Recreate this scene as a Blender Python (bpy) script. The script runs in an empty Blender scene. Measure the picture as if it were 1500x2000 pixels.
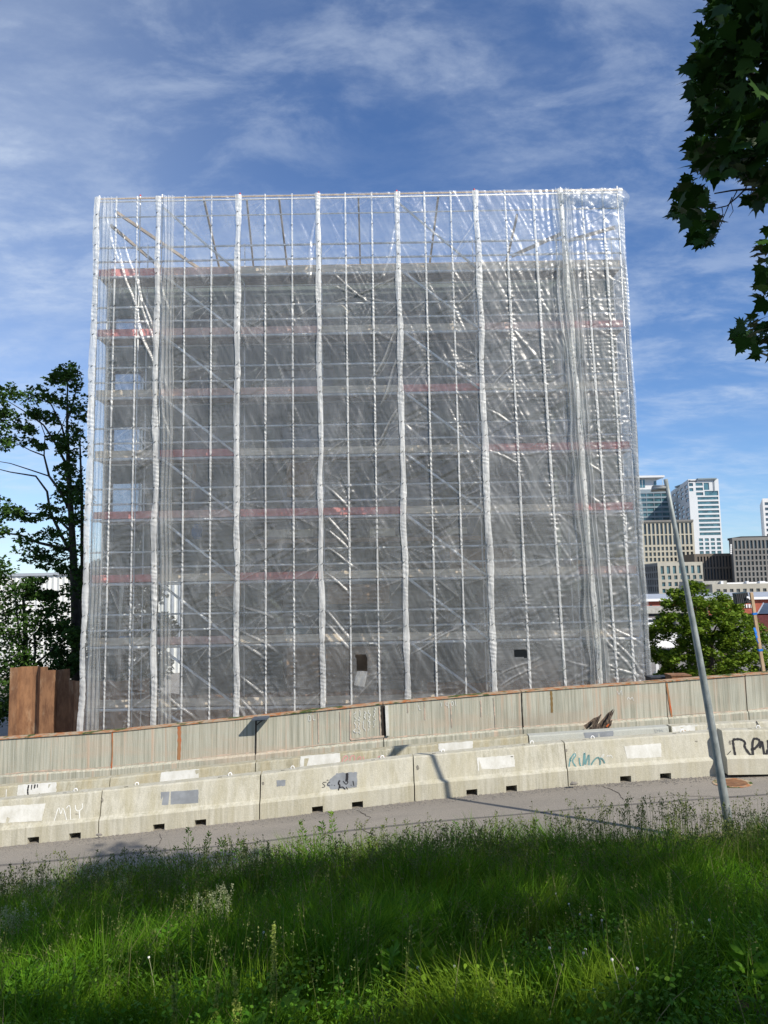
import bpy, math, random
import numpy as np
from mathutils import Vector, Matrix
random.seed(7)
RNG = np.random.default_rng(11)
S = bpy.context.scene
COL = S.collection
R_ = math.radians

# ------------------------------------------------------------------ camera
FPX = 1444.0                       # focal length in pixels of a 1500x2000 frame
PITCH, ROLL = R_(6.0), R_(1.05)
CAM = np.array([0.0, 0.0, 4.10])
cF = np.array([0, math.cos(PITCH), math.sin(PITCH)])
cU0 = np.array([0, -math.sin(PITCH), math.cos(PITCH)])
cR0 = np.array([1.0, 0, 0])
cR = math.cos(ROLL) * cR0 - math.sin(ROLL) * cU0
cU = math.sin(ROLL) * cR0 + math.cos(ROLL) * cU0
cam_d = bpy.data.cameras.new('camera')
cam_d.sensor_fit = 'VERTICAL'; cam_d.sensor_height = 36.0; cam_d.sensor_width = 27.0
cam_d.lens = FPX / 2000 * 36.0
cam_d.clip_start = 0.05; cam_d.clip_end = 5000
cam = bpy.data.objects.new('camera', cam_d); COL.objects.link(cam)
cam.matrix_world = Matrix(((cR[0], cU[0], -cF[0], CAM[0]), (cR[1], cU[1], -cF[1], CAM[1]),
                           (cR[2], cU[2], -cF[2], CAM[2]), (0, 0, 0, 1)))
S.camera = cam

def ray(px, py):
    return cF + (px - 750) / FPX * cR + (1000 - py) / FPX * cU
def U(px, py, Y):                  # point of the place seen at a pixel, at distance Y in front of the camera
    d = ray(px, py)
    return CAM + d * (Y / d[1])
def project(P):
    P = np.asarray(P, float) - CAM
    w = P @ cF
    w_ = np.where(np.abs(w) < 1e-3, 1e-3, w)
    return 750 + FPX * (P @ cR) / w_, 1000 - FPX * (P @ cU) / w_, w

# ------------------------------------------------------------------ light
SUN = np.array([4.1, -4.2, 4.7]); SUN = SUN / np.linalg.norm(SUN)
sun_d = bpy.data.lights.new('sun', 'SUN'); sun_d.energy = 4.8; sun_d.angle = R_(0.55)
sun_d.color = (1.0, 0.93, 0.82)
sun = bpy.data.objects.new('sun', sun_d); COL.objects.link(sun)
sun.rotation_euler = Vector(SUN).to_track_quat('Z', 'Y').to_euler()
sun.location = (20, -20, 30)
W = bpy.data.worlds.new('World'); S.world = W; W.use_nodes = True
nt = W.node_tree; nt.nodes.clear()
def wn(t, **k):
    n = nt.nodes.new(t)
    for a, b in k.items(): setattr(n, a, b)
    return n
sky = wn('ShaderNodeTexSky'); sky.sky_type = 'NISHITA'; sky.sun_disc = False
sky.sun_elevation = math.asin(SUN[2]); sky.sun_rotation = math.atan2(SUN[0], SUN[1])
sky.air_density = 1.0; sky.dust_density = 0.1; sky.ozone_density = 5.0; sky.altitude = 0
bg = wn('ShaderNodeBackground'); bg.inputs['Strength'].default_value = 0.115
out = wn('ShaderNodeOutputWorld')
tc = wn('ShaderNodeTexCoord')
sep = wn('ShaderNodeSeparateXYZ'); nt.links.new(tc.outputs['Generated'], sep.inputs[0])
def wmath(op, a, b=None, clamp=False):
    n = wn('ShaderNodeMath'); n.operation = op; n.use_clamp = clamp
    for i, v in enumerate((a, b)):
        if v is None: continue
        if isinstance(v, (int, float)): n.inputs[i].default_value = v
        else: nt.links.new(v, n.inputs[i])
    return n.outputs[0]
zc = wmath('MAXIMUM', sep.outputs[2], 0.0)
zz = wmath('ADD', zc, 0.16)
cx = wmath('DIVIDE', sep.outputs[0], zz); cy = wmath('DIVIDE', sep.outputs[1], zz)
comb = wn('ShaderNodeCombineXYZ'); nt.links.new(cx, comb.inputs[0]); nt.links.new(cy, comb.inputs[1])
def wnoise(scale, det, rough, dist, rot, sc, off=(0, 0, 0)):
    mp = wn('ShaderNodeMapping'); nt.links.new(comb.outputs[0], mp.inputs['Vector'])
    mp.inputs['Rotation'].default_value = (0, 0, R_(rot)); mp.inputs['Scale'].default_value = sc
    mp.inputs['Location'].default_value = off
    n = wn('ShaderNodeTexNoise'); n.inputs['Scale'].default_value = scale; n.inputs['Detail'].default_value = det
    n.inputs['Roughness'].default_value = rough; n.inputs['Distortion'].default_value = dist
    nt.links.new(mp.outputs[0], n.inputs['Vector']); return n.outputs['Fac']
def wramp(src, a, b):
    n = wn('ShaderNodeMapRange'); n.interpolation_type = 'SMOOTHSTEP'
    n.inputs['From Min'].default_value = a; n.inputs['From Max'].default_value = b
    nt.links.new(src, n.inputs['Value']); return n.outputs[0]
big = wramp(wnoise(1.15, 3, 0.55, 0.2, 20, (1, 1, 1), (3.1, 0.4, 0)), 0.36, 0.68)
wisp = wramp(wnoise(3.0, 9, 0.62, 0.15, -38, (1.0, 1.7, 1), (0.5, 2.2, 0)), 0.36, 0.78)
fine = wramp(wnoise(17, 7, 0.62, 0.25, -30, (1.0, 1.7, 1)), 0.25, 0.85)
cl = wmath('MULTIPLY', wmath('MULTIPLY', wmath('MULTIPLY', big, wisp), 0.60), wmath('ADD', wmath('MULTIPLY', fine, 0.9), 0.5))
low = wramp(wnoise(5.2, 8, 0.62, 0.3, 10, (0.8, 1.2, 1), (7.3, 1.2, 0)), 0.42, 0.70)
low = wmath('MULTIPLY', low, wramp(wnoise(1.3, 2, 0.5, 0, 0, (1, 1, 1), (2.3, 6.2, 0)), 0.32, 0.55))
cl = wmath('ADD', cl, wmath('MULTIPLY', low, 0.34))
left = wramp(wmath('ADD', wmath('MULTIPLY', sep.outputs[0], -1.0), 0), 0.0, 0.5)
cl = wmath('ADD', wmath('MULTIPLY', cl, 0.85), wmath('MULTIPLY', left, 0.24), True)
mixc = wn('ShaderNodeMix'); mixc.data_type = 'RGBA'
nt.links.new(cl, mixc.inputs['Factor']); 
tint = wn('ShaderNodeMix'); tint.data_type = 'RGBA'; tint.blend_type = 'MULTIPLY'; tint.inputs['Factor'].default_value = 1
nt.links.new(sky.outputs[0], tint.inputs[6]); tint.inputs[7].default_value = (0.80, 0.90, 1.05, 1)
nt.links.new(tint.outputs[2], mixc.inputs[6]); mixc.inputs[7].default_value = (5.2, 5.9, 6.9, 1)
nt.links.new(mixc.outputs[2], bg.inputs['Color']); nt.links.new(bg.outputs[0], out.inputs['Surface'])
S.view_settings.view_transform = 'Standard'; S.view_settings.look = 'None'
S.view_settings.exposure = 0.3; S.view_settings.gamma = 1.0
S.render.engine = 'CYCLES'
S.cycles.transparent_max_bounces = 40
S.cycles.max_bounces = 8

# ------------------------------------------------------------------ helpers
def tag(o, label=None, cat=None, group=None, kind=None):
    if label: o['label'] = label
    if cat: o['category'] = cat
    if group: o['group'] = group
    if kind: o['kind'] = kind
    return o
def thing(name, loc, label, cat, group=None, kind=None):
    o = bpy.data.objects.new(name, None); COL.objects.link(o)
    o.location = [float(v) for v in loc]; o.empty_display_size = 0.2
    tag(o, label, cat, group, kind); return o
def link(name, me, parent=None, wloc=None):
    """me holds world coordinates unless wloc is given"""
    o = bpy.data.objects.new(name, me); COL.objects.link(o)
    if parent is not None:
        o.parent = parent
        p = Vector((0, 0, 0)); q = parent
        while q is not None: p += q.location; q = q.parent
        o.location = (Vector(wloc) if wloc is not None else Vector((0, 0, 0))) - p
    elif wloc is not None: o.location = wloc
    return o
class MB:
    def __init__(s): s.v = []; s.f = []; s.m = []; s.cur = 0
    def add(s, vs, fs):
        b = len(s.v); s.v += [tuple(map(float, v)) for v in vs]; s.f += [tuple(b + i for i in f) for f in fs]
        s.m += [s.cur] * len(fs)
    def box(s, lo, hi):
        x0, y0, z0 = lo; x1, y1, z1 = hi
        s.add([(x0,y0,z0),(x1,y0,z0),(x1,y1,z0),(x0,y1,z0),(x0,y0,z1),(x1,y0,z1),(x1,y1,z1),(x0,y1,z1)],
              [(0,3,2,1),(4,5,6,7),(0,1,5,4),(1,2,6,5),(2,3,7,6),(3,0,4,7)])
    def beam(s, a, b, w, h, up=(0, 0, 1)):       # box bar from a to b
        a = np.array(a, float); b = np.array(b, float); d = b - a; d /= np.linalg.norm(d)
        u = np.array(up, float)
        if abs(d @ u) > 0.95: u = np.array([0, 1.0, 0])
        r = np.cross(d, u); r /= np.linalg.norm(r); u = np.cross(r, d)
        vs = []
        for p in (a, b):
            for i, j in ((-1,-1),(1,-1),(1,1),(-1,1)): vs.append(p + r * i * w / 2 + u * j * h / 2)
        s.add(vs, [(0,1,2,3),(7,6,5,4),(0,4,5,1),(1,5,6,2),(2,6,7,3),(3,7,4,0)])
    def tube(s, pts, rad, n=8, cap=True):
        pts = [np.array(p, float) for p in pts]
        rad = [rad] * len(pts) if isinstance(rad, (int, float)) else rad
        b = len(s.v); vs = []; prev = None
        for i, p in enumerate(pts):
            d = pts[min(i + 1, len(pts) - 1)] - pts[max(i - 1, 0)]; d = d / (np.linalg.norm(d) + 1e-9)
            if prev is None:
                u = np.array([0, 0, 1.0]) if abs(d[2]) < 0.9 else np.array([1.0, 0, 0])
                r = np.cross(d, u)
            else: r = prev - d * (prev @ d)
            r /= np.linalg.norm(r) + 1e-9; prev = r; q = np.cross(d, r)
            for k in range(n):
                a = 2 * math.pi * k / n; vs.append(p + (r * math.cos(a) + q * math.sin(a)) * rad[i])
        fs = []
        for i in range(len(pts) - 1):
            for k in range(n):
                k2 = (k + 1) % n; fs.append((i*n+k, i*n+k2, (i+1)*n+k2, (i+1)*n+k))
        if cap: fs += [tuple(range(n - 1, -1, -1)), tuple((len(pts)-1)*n + k for k in range(n))]
        s.add(vs, fs)
    def mesh(s, name, mats, smooth=False):
        me = bpy.data.meshes.new(name); me.from_pydata(s.v, [], s.f)
        for m in (mats if isinstance(mats, (list, tuple)) else [mats]): me.materials.append(m)
        if any(s.m): me.polygons.foreach_set('material_index', s.m)
        if smooth: me.polygons.foreach_set('use_smooth', [True] * len(s.f))
        me.update(); return me
    def build(s, name, mats, parent=None, smooth=False, wloc=None):
        return link(name, s.mesh(name, mats, smooth), parent, wloc)
def np_mesh(name, verts, counts, idx, mat, smooth=False):
    me = bpy.data.meshes.new(name); nv = len(verts)
    me.vertices.add(nv); me.vertices.foreach_set('co', np.asarray(verts, np.float32).ravel())
    me.loops.add(len(idx)); me.loops.foreach_set('vertex_index', np.asarray(idx, np.int32))
    me.polygons.add(len(counts)); st = np.concatenate([[0], np.cumsum(counts)[:-1]])
    me.polygons.foreach_set('loop_start', st.astype(np.int32))
    if smooth: me.polygons.foreach_set('use_smooth', np.ones(len(counts), bool))
    for m in (mat if isinstance(mat, (list, tuple)) else [mat]): me.materials.append(m)
    me.update(calc_edges=True); return me
def cloud_mesh(name, tv, tf, pos, rot, scale, mat):
    """many copies of one small template polygon set, as one mesh"""
    tv = np.asarray(tv, float); N = len(pos); k = len(tv)
    V = np.einsum('nij,kj->nki', rot, tv) * np.asarray(scale)[:, None, None] + pos[:, None, :]
    base = (np.arange(N) * k)[:, None]
    flat = np.concatenate([np.array(f) for f in tf]); cnt = np.array([len(f) for f in tf])
    idx = (base + flat[None, :]).ravel(); counts = np.tile(cnt, N)
    return np_mesh(name, V.reshape(-1, 3), counts, idx, mat)
def rand_rot(n, nz=0.0, rng=RNG, down=None):
    """random frames; nz pulls the leaf normal upward; down pulls the leaf tip along a direction"""
    nrm = rng.normal(size=(n, 3)); nrm[:, 2] = np.abs(nrm[:, 2]) * (1 + nz) + nz
    nrm /= np.linalg.norm(nrm, axis=1)[:, None]
    t = rng.normal(size=(n, 3))
    if down is not None: t += np.array(down)
    t -= nrm * (t * nrm).sum(1)[:, None]; t /= np.linalg.norm(t, axis=1)[:, None] + 1e-9
    b = np.cross(nrm, t)
    return np.stack([b, t, nrm], axis=2)          # columns: x=b, y=t (tip), z=normal
def vnoise(x, y, sx, sy, seed):
    r = np.random.default_rng(seed).random((257, 257))
    u = np.asarray(x) / sx; v = np.asarray(y) / sy
    iu = np.floor(u).astype(int); iv = np.floor(v).astype(int); fu = u - iu; fv = v - iv
    fu = fu * fu * (3 - 2 * fu); fv = fv * fv * (3 - 2 * fv)
    g = lambda a, b: r[a % 256, b % 256]
    return (g(iu, iv) * (1 - fu) + g(iu + 1, iv) * fu) * (1 - fv) + (g(iu, iv + 1) * (1 - fu) + g(iu + 1, iv + 1) * fu) * fv
def inpoly(x, y, poly):
    c = np.zeros(len(x), bool); n = len(poly); j = n - 1
    for i in range(n):
        xi, yi = poly[i]; xj, yj = poly[j]
        m = ((yi > y) != (yj > y)) & (x < (xj - xi) * (y - yi) / ((yj - yi) or 1e-9) + xi); c ^= m; j = i
    return c

# ------------------------------------------------------------------ materials
class NB:
    def __init__(s, name):
        s.m = bpy.data.materials.new(name); s.m.use_nodes = True; s.t = s.m.node_tree; s.t.nodes.clear()
        s.o = s.n('ShaderNodeOutputMaterial'); g = s.n('ShaderNodeNewGeometry'); s.P = g.outputs['Position']; s.geo = g
    def n(s, t): return s.t.nodes.new(t)
    def l(s, a, b): s.t.links.new(a, b)
    def setin(s, sock, v):
        if hasattr(v, 'links') or hasattr(v, 'is_linked'): s.l(v, sock)
        else: sock.default_value = v
    def noise(s, scale, sc=(1, 1, 1), det=5, rough=0.6, dist=0.0, rot=(0, 0, 0), loc=(0, 0, 0)):
        mp = s.n('ShaderNodeMapping'); mp.inputs['Scale'].default_value = sc; mp.inputs['Rotation'].default_value = rot
        mp.inputs['Location'].default_value = loc; s.l(s.P, mp.inputs['Vector'])
        n = s.n('ShaderNodeTexNoise'); n.inputs['Scale'].default_value = scale; n.inputs['Detail'].default_value = det
        n.inputs['Roughness'].default_value = rough; n.inputs['Distortion'].default_value = dist
        s.l(mp.outputs[0], n.inputs['Vector']); return n.outputs['Fac']
    def rng(s, v, a, b, c=0.0, d=1.0, sm=True):
        n = s.n('ShaderNodeMapRange'); n.interpolation_type = 'SMOOTHSTEP' if sm else 'LINEAR'
        for k, q in (('From Min', a), ('From Max', b), ('To Min', c), ('To Max', d)): n.inputs[k].default_value = q
        s.l(v, n.inputs['Value']); return n.outputs[0]
    def mix(s, f, a, b, mode='MIX'):
        n = s.n('ShaderNodeMix'); n.data_type = 'RGBA'; n.blend_type = mode
        s.setin(n.inputs['Factor'], f)
        for i, v in ((6, a), (7, b)):
            if isinstance(v, tuple): n.inputs[i].default_value = (*v[:3], 1)
            else: s.l(v, n.inputs[i])
        return n.outputs[2]
    def math(s, op, a, b=0.0, clamp=False):
        n = s.n('ShaderNodeMath'); n.operation = op; n.use_clamp = clamp
        s.setin(n.inputs[0], a); s.setin(n.inputs[1], b); return n.outputs[0]
    def bump(s, h, strength=0.3, dist=0.02):
        n = s.n('ShaderNodeBump'); n.inputs['Strength'].default_value = strength; n.inputs['Distance'].default_value = dist
        s.l(h, n.inputs['Height']); return n.outputs[0]
    def pbr(s, col, rough=0.8, metal=0.0, normal=None, spec=0.3):
        p = s.n('ShaderNodeBsdfPrincipled')
        if isinstance(col, tuple): p.inputs['Base Color'].default_value = (*col, 1)
        else: s.l(col, p.inputs['Base Color'])
        s.setin(p.inputs['Roughness'], rough); s.setin(p.inputs['Metallic'], metal)
        p.inputs['Specular IOR Level'].default_value = spec
        if normal is not None: s.l(normal, p.inputs['Normal'])
        s.l(p.outputs[0], s.o.inputs['Surface']); return p
def simple(name, c, rough=0.7, metal=0.0, var=0.18, scale=3.0, spec=0.3, bump=0.0, sc=(1, 1, 1), bd=0.01):
    b = NB(name); n = b.noise(scale, sc)
    c0 = tuple(max(0, v * (1 - var)) for v in c); c1 = tuple(min(1, v * (1 + var)) for v in c)
    col = b.mix(b.rng(n, 0.3, 0.7), c0, c1)
    b.pbr(col, rough, metal, b.bump(b.noise(scale * 6, sc), bump, bd) if bump else None, spec); return b.m
M = {}
# weathered light concrete of the traffic barriers
def concrete(name, base, dark, streak=0.5, warm=(0.40, 0.33, 0.16), wamt=0.35, seed=0.0):
    b = NB(name)
    big = b.rng(b.noise(0.9, det=4, loc=(seed, 0, 0)), 0.3, 0.7)
    st = b.rng(b.noise(1.0, (13, 13, 0.9), det=7, rough=0.7, loc=(seed, 3, 0)), 0.38, 0.68)
    st2 = b.rng(b.noise(1.0, (4, 4, 0.5), det=4, loc=(seed, 8, 0)), 0.35, 0.7)
    sp = b.rng(b.noise(60, det=3, rough=0.7), 0.25, 0.75)
    c = b.mix(b.math('MULTIPLY', b.math('MULTIPLY', st, streak), b.rng(b.noise(0.6, det=2), 0.3, 0.6, 0.4, 1)), base, dark)
    c = b.mix(b.math('MULTIPLY', st2, wamt), c, warm)
    c = b.mix(b.math('MULTIPLY', big, 0.22), c, tuple(v * 0.7 for v in base))
    pit = b.rng(b.noise(24, det=4, rough=0.75), 0.60, 0.74)
    c = b.mix(b.math('MULTIPLY', pit, 0.28), c, tuple(v * 0.45 for v in base))
    c = b.mix(0.25, c, b.mix(sp, (0.28, 0.28, 0.26), (0.75, 0.75, 0.72)), 'OVERLAY')
    h = b.math('ADD', b.noise(30, det=6, rough=0.7), b.math('MULTIPLY', pit, -0.4))
    b.pbr(c, 0.9, 0, b.bump(h, 0.45, 0.012), 0.2); return b.m
M['barrier'] = concrete('barrier_concrete', (0.52, 0.50, 0.42), (0.27, 0.255, 0.19), 0.7, (0.36, 0.32, 0.19), 0.42)
M['barrier2'] = concrete('barrier_concrete_dirty', (0.46, 0.44, 0.35), (0.20, 0.19, 0.13), 0.8, (0.36, 0.29, 0.15), 0.55, 5.0)
M['barrier3'] = concrete('barrier_concrete_grey', (0.43, 0.44, 0.40), (0.31, 0.32, 0.28), 0.3, (0.38, 0.34, 0.24), 0.15, 9.0)
# board-marked retaining wall
b = NB('wall_concrete')
st = b.rng(b.noise(1.0, (17, 17, 0.35), det=6, rough=0.72, dist=0.2), 0.38, 0.64)
st2 = b.rng(b.noise(1.0, (33, 33, 0.6), det=4, rough=0.6, loc=(4, 0, 2)), 0.50, 0.66)
st3 = b.rng(b.noise(1.0, (9, 9, 0.3), det=5, rough=0.6, loc=(1, 7, 2)), 0.56, 0.70)
c = b.mix(st, (0.46, 0.455, 0.375), (0.28, 0.28, 0.22))
c = b.mix(b.math('MULTIPLY', st2, 0.6), c, (0.50, 0.46, 0.36))
c = b.mix(b.math('MULTIPLY', st3, 0.6), c, (0.54, 0.36, 0.25))
c = b.mix(b.math('MULTIPLY', b.rng(b.noise(1.0, (0.5, 0.5, 2.6), det=4, loc=(0, 0, 9)), 0.45, 0.70), 0.45), c, (0.46, 0.36, 0.27))
dk = b.rng(b.noise(0.55, det=3, loc=(9, 0, 0)), 0.5, 0.75)
c = b.mix(b.math('MULTIPLY', dk, 0.4), c, (0.17, 0.18, 0.15))
b.pbr(c, 0.92, 0, b.bump(b.math('ADD', b.noise(1.0, (30, 30, 1.2), det=5), b.math('MULTIPLY', b.noise(40, det=5), 0.5)), 0.55, 0.012), 0.2)
M['wall'] = b.m
b = NB('wall_seam'); c = b.mix(b.rng(b.noise(7, det=6, rough=0.7), 0.35, 0.65), (0.58, 0.43, 0.33), (0.34, 0.31, 0.25))
b.pbr(c, 0.9, 0, b.bump(b.noise(30), 0.5, 0.01)); M['seam'] = b.m
b = NB('rust_edge')
c = b.mix(b.rng(b.noise(6, (1, 1, 3), det=6), 0.35, 0.6), (0.40, 0.15, 0.05), (0.40, 0.32, 0.22))
c = b.mix(b.rng(b.noise(2.0, det=5, loc=(5, 0, 0)), 0.55, 0.62), c, (0.06, 0.09, 0.02))
b.pbr(c, 0.9, 0, b.bump(b.noise(50, det=6), 0.7, 0.02)); M['rust_edge'] = b.m
b = NB('rust_steel')
c = b.mix(b.rng(b.noise(3, (2, 2, 0.6), det=7, rough=0.7), 0.3, 0.7), (0.27, 0.14, 0.07), (0.14, 0.068, 0.036))
c = b.mix(b.math('MULTIPLY', b.rng(b.noise(1.2, (2, 2, 0.7), det=7, rough=0.7, loc=(3, 1, 0)), 0.52, 0.68), 0.6), c, (0.38, 0.26, 0.16))
b.pbr(c, 0.85, 0, b.bump(b.noise(35, det=5), 0.4, 0.01)); M['rust'] = b.m
b = NB('stain'); c = b.mix(b.rng(b.noise(9, (1, 1, 0.3), det=5), 0.35, 0.6), (0.50, 0.11, 0.035), (0.32, 0.17, 0.08)); b.pbr(c, 0.9); M['stain'] = b.m
M['joint'] = simple('joint_dark', (0.035, 0.028, 0.022), 0.95)
b = NB('patch_white'); c = b.mix(b.rng(b.noise(5, (1, 1, 0.6), det=7, rough=0.7), 0.3, 0.75), (0.66, 0.66, 0.62), (0.50, 0.49, 0.43))
b.pbr(c, 0.8, 0, b.bump(b.noise(40), 0.3, 0.01)); M['patch'] = b.m
M['patch_grey'] = simple('patch_grey', (0.22, 0.235, 0.25), 0.85, var=0.15, scale=5)
M['ink'] = simple('ink_black', (0.018, 0.018, 0.02), 0.6, var=0.4, scale=9)
M['chalk'] = simple('chalk', (0.68, 0.69, 0.66), 0.8, var=0.1)
M['teal'] = simple('teal_paint', (0.12, 0.24, 0.24), 0.7)
M['pink'] = simple('pink_paint', (0.55, 0.24, 0.24), 0.8, var=0.1)
M['orange_ink'] = simple('orange_ink', (0.5, 0.26, 0.08), 0.8)
# asphalt
b = NB('asphalt')
c = b.mix(b.rng(b.noise(90, det=3, rough=0.8), 0.3, 0.7), (0.165, 0.148, 0.125), (0.37, 0.335, 0.285))
c = b.mix(b.math('MULTIPLY', b.rng(b.noise(0.5, (0.5, 2.2, 1), det=4), 0.35, 0.65), 0.3), c, (0.12, 0.115, 0.105))
vor = b.n('ShaderNodeTexVoronoi'); vor.inputs['Scale'].default_value = 70; b.l(b.P, vor.inputs['Vector'])
b.l(b.P, vor.inputs['Vector']); c = b.mix(b.math('MULTIPLY', b.rng(vor.outputs['Distance'], 0.0, 0.25, 1, 0), 0.3), c, (0.36, 0.34, 0.30))
b.pbr(c, 0.9, 0, b.bump(b.noise(120, det=3), 0.5, 0.008), 0.25); M['asphalt'] = b.m
M['tar'] = simple('tar', (0.13, 0.122, 0.11), 0.8, scale=20)
M['lot'] = simple('lot_asphalt', (0.20, 0.185, 0.165), 0.95, var=0.12, scale=0.8)
b = NB('soil'); c = b.mix(b.rng(b.noise(5, det=6), 0.3, 0.7), (0.018, 0.028, 0.008), (0.030, 0.024, 0.012)); b.pbr(c, 0.95, 0, b.bump(b.noise(20), 0.6, 0.05)); M['soil'] = b.m
M['dirt'] = simple('dirt', (0.20, 0.16, 0.115), 0.95, scale=1.5, bump=0.5)
b = NB('galvanised')
c = b.mix(b.rng(b.noise(14, (1, 1, 0.5), det=6), 0.3, 0.7), (0.20, 0.225, 0.22), (0.33, 0.355, 0.345))
c = b.mix(b.rng(b.noise(30, (1, 1, 0.7), det=3, rough=0.8), 0.67, 0.76), c, (0.60, 0.62, 0.61))
b.pbr(c, 0.55, 0.25, b.bump(b.noise(40), 0.2, 0.004), 0.4); M['galv'] = b.m
M['tube'] = simple('scaffold_tube', (0.90, 0.90, 0.88), 0.5, 0.0)
M['wood'] = simple('plank_wood', (0.78, 0.65, 0.50), 0.85, var=0.25, scale=5, sc=(0.4, 3, 3))
M['timber'] = simple('weathered_timber', (0.40, 0.29, 0.18), 0.85, var=0.25, scale=5, sc=(3, 3, 0.5))
M['red_board'] = simple('red_board', (0.74, 0.25, 0.23), 0.7, var=0.2, scale=4)
M['deck'] = simple('deck_board', (0.26, 0.21, 0.16), 0.9, var=0.25, scale=3)
M['red'] = simple('red_plastic', (0.5, 0.03, 0.03), 0.5)
M['yellow'] = simple('yellow_plastic', (0.6, 0.45, 0.05), 0.5)
M['black'] = simple('black_plastic', (0.015, 0.015, 0.016), 0.5)
M['lamp'] = simple('lamp_metal', (0.35, 0.36, 0.35), 0.5, 0.3)
M['blue'] = simple('blue_tape', (0.01, 0.16, 0.55), 0.5)
# translucent building film
def film(name, op0, op1, gl, bump, rough=0.31, col=(0.95, 0.95, 0.915)):
    b = NB(name)
    cre = b.rng(b.noise(1.0, (9.0, 9.0, 1.1), det=8, rough=0.7, dist=0.5, rot=(0, R_(-22), 0)), 0.60, 0.72)
    cre2 = b.rng(b.noise(1.0, (18, 18, 1.6), det=5, rough=0.65, dist=0.3, rot=(0, R_(-24), 0), loc=(5, 0, 2)), 0.67, 0.74)
    cloudy = b.rng(b.noise(0.8, det=4), 0.25, 0.75)
    weave = b.rng(b.noise(1.0, (2.0, 2, 30), det=3), 0.35, 0.65)
    op = b.math('ADD', b.math('MULTIPLY', cloudy, op1 - op0), op0)
    op = b.math('ADD', op, b.math('MULTIPLY', cre, 0.02))
    op = b.math('ADD', op, b.math('MULTIPLY', cre2, 0.08))
    milk = b.rng(b.noise(1.0, (1.5, 1.5, 0.55), det=6, rough=0.62, dist=0.8, rot=(0, R_(-14), 0), loc=(9, 1, 4)), 0.46, 0.72)
    op = b.math('ADD', op, b.math('MULTIPLY', milk, 0.10))
    at = b.n('ShaderNodeAttribute'); at.attribute_name = 'crease'
    op = b.math('ADD', op, b.math('MULTIPLY', at.outputs['Fac'], 0.18))
    op = b.math('ADD', op, b.math('MULTIPLY', weave, 0.03), True)
    h = b.math('ADD', b.noise(1.0, (7, 7, 2.0), det=9, rough=0.62, dist=0.9, rot=(0, R_(-20), 0)), b.math('MULTIPLY', cre2, 0.08))
    h = b.math('ADD', h, b.math('MULTIPLY', b.noise(16, det=6, rough=0.7, dist=1.5), 0.12))
    nrm = b.bump(h, bump, 0.06)
    dif = b.n('ShaderNodeBsdfDiffuse'); dif.inputs['Color'].default_value = (*col, 1); b.l(nrm, dif.inputs['Normal'])
    tr = b.n('ShaderNodeBsdfTranslucent'); tr.inputs['Color'].default_value = (*col, 1); b.l(nrm, tr.inputs['Normal'])
    m1 = b.n('ShaderNodeMixShader'); m1.inputs[0].default_value = 0.45; b.l(dif.outputs[0], m1.inputs[1]); b.l(tr.outputs[0], m1.inputs[2])
    tp = b.n('ShaderNodeBsdfTransparent'); tp.inputs['Color'].default_value = (0.97, 0.98, 0.975, 1)
    m2 = b.n('ShaderNodeMixShader'); b.l(op, m2.inputs[0]); b.l(tp.outputs[0], m2.inputs[1]); b.l(m1.outputs[0], m2.inputs[2])
    g = b.n('ShaderNodeBsdfGlossy'); g.inputs['Roughness'].default_value = rough; g.inputs['Color'].default_value = (1, 1, 1, 1); b.l(nrm, g.inputs['Normal'])
    lw = b.n('ShaderNodeFresnel'); lw.inputs['IOR'].default_value = 1.45; b.l(nrm, lw.inputs['Normal'])
    gf = b.math('MULTIPLY', lw.outputs[0], gl, True)
    m3 = b.n('ShaderNodeMixShader'); b.l(gf, m3.inputs[0]); b.l(m2.outputs[0], m3.inputs[1]); b.l(g.outputs[0], m3.inputs[2])
    b.l(m3.outputs[0], b.o.inputs['Surface']); return b.m
M['film'] = film('plastic_film', 0.10, 0.18, 1.2, 0.20)
M['film_milky'] = film('plastic_film_milky', 0.14, 0.25, 1.4, 0.20, rough=0.34)
M['film_side'] = film('plastic_film_side', 0.06, 0.12, 0.8, 0.3)
M['strip'] = film('plastic_film_doubled', 0.50, 0.90, 0.9, 0.7)
M['batten'] = film('plastic_band', 0.55, 0.85, 0.8, 0.5)
M['flap'] = film('plastic_film_flap', 0.14, 0.26, 1.0, 0.4)
def leafmat(name, c0, c1, trans=0.35, gl=0.35):
    b = NB(name)
    r = b.geo.outputs['Random Per Island']
    c = b.mix(r, c0, c1)
    if name.startswith(('grass_blade', 'weed')):
        c = b.mix(b.math('MULTIPLY', b.rng(b.noise(1.1, det=4), 0.45, 0.7), 0.6), c, (0.20, 0.28, 0.02))
        c = b.mix(b.math('MULTIPLY', b.rng(b.noise(1.6, det=4, loc=(7, 2, 0)), 0.5, 0.7), 0.6), c, (0.025, 0.085, 0.012))
    p = b.n('ShaderNodeBsdfPrincipled'); b.l(c, p.inputs['Base Color']); p.inputs['Roughness'].default_value = gl
    p.inputs['Specular IOR Level'].default_value = 0.12
    tr = b.n('ShaderNodeBsdfTranslucent'); b.l(b.mix(1.0, c, (1.0, 1.0, 0.5), 'MULTIPLY'), tr.inputs['Color'])
    m = b.n('ShaderNodeMixShader'); m.inputs[0].default_value = trans; b.l(p.outputs[0], m.inputs[1]); b.l(tr.outputs[0], m.inputs[2])
    b.l(m.outputs[0], b.o.inputs['Surface']); return b.m
M['maple'] = leafmat('maple_leaf', (0.016, 0.045, 0.010), (0.035, 0.09, 0.015), 0.14, 0.5)
M['maple_far'] = leafmat('far_leaf_dark', (0.020, 0.052, 0.012), (0.060, 0.12, 0.022), 0.25, 0.6)
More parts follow.
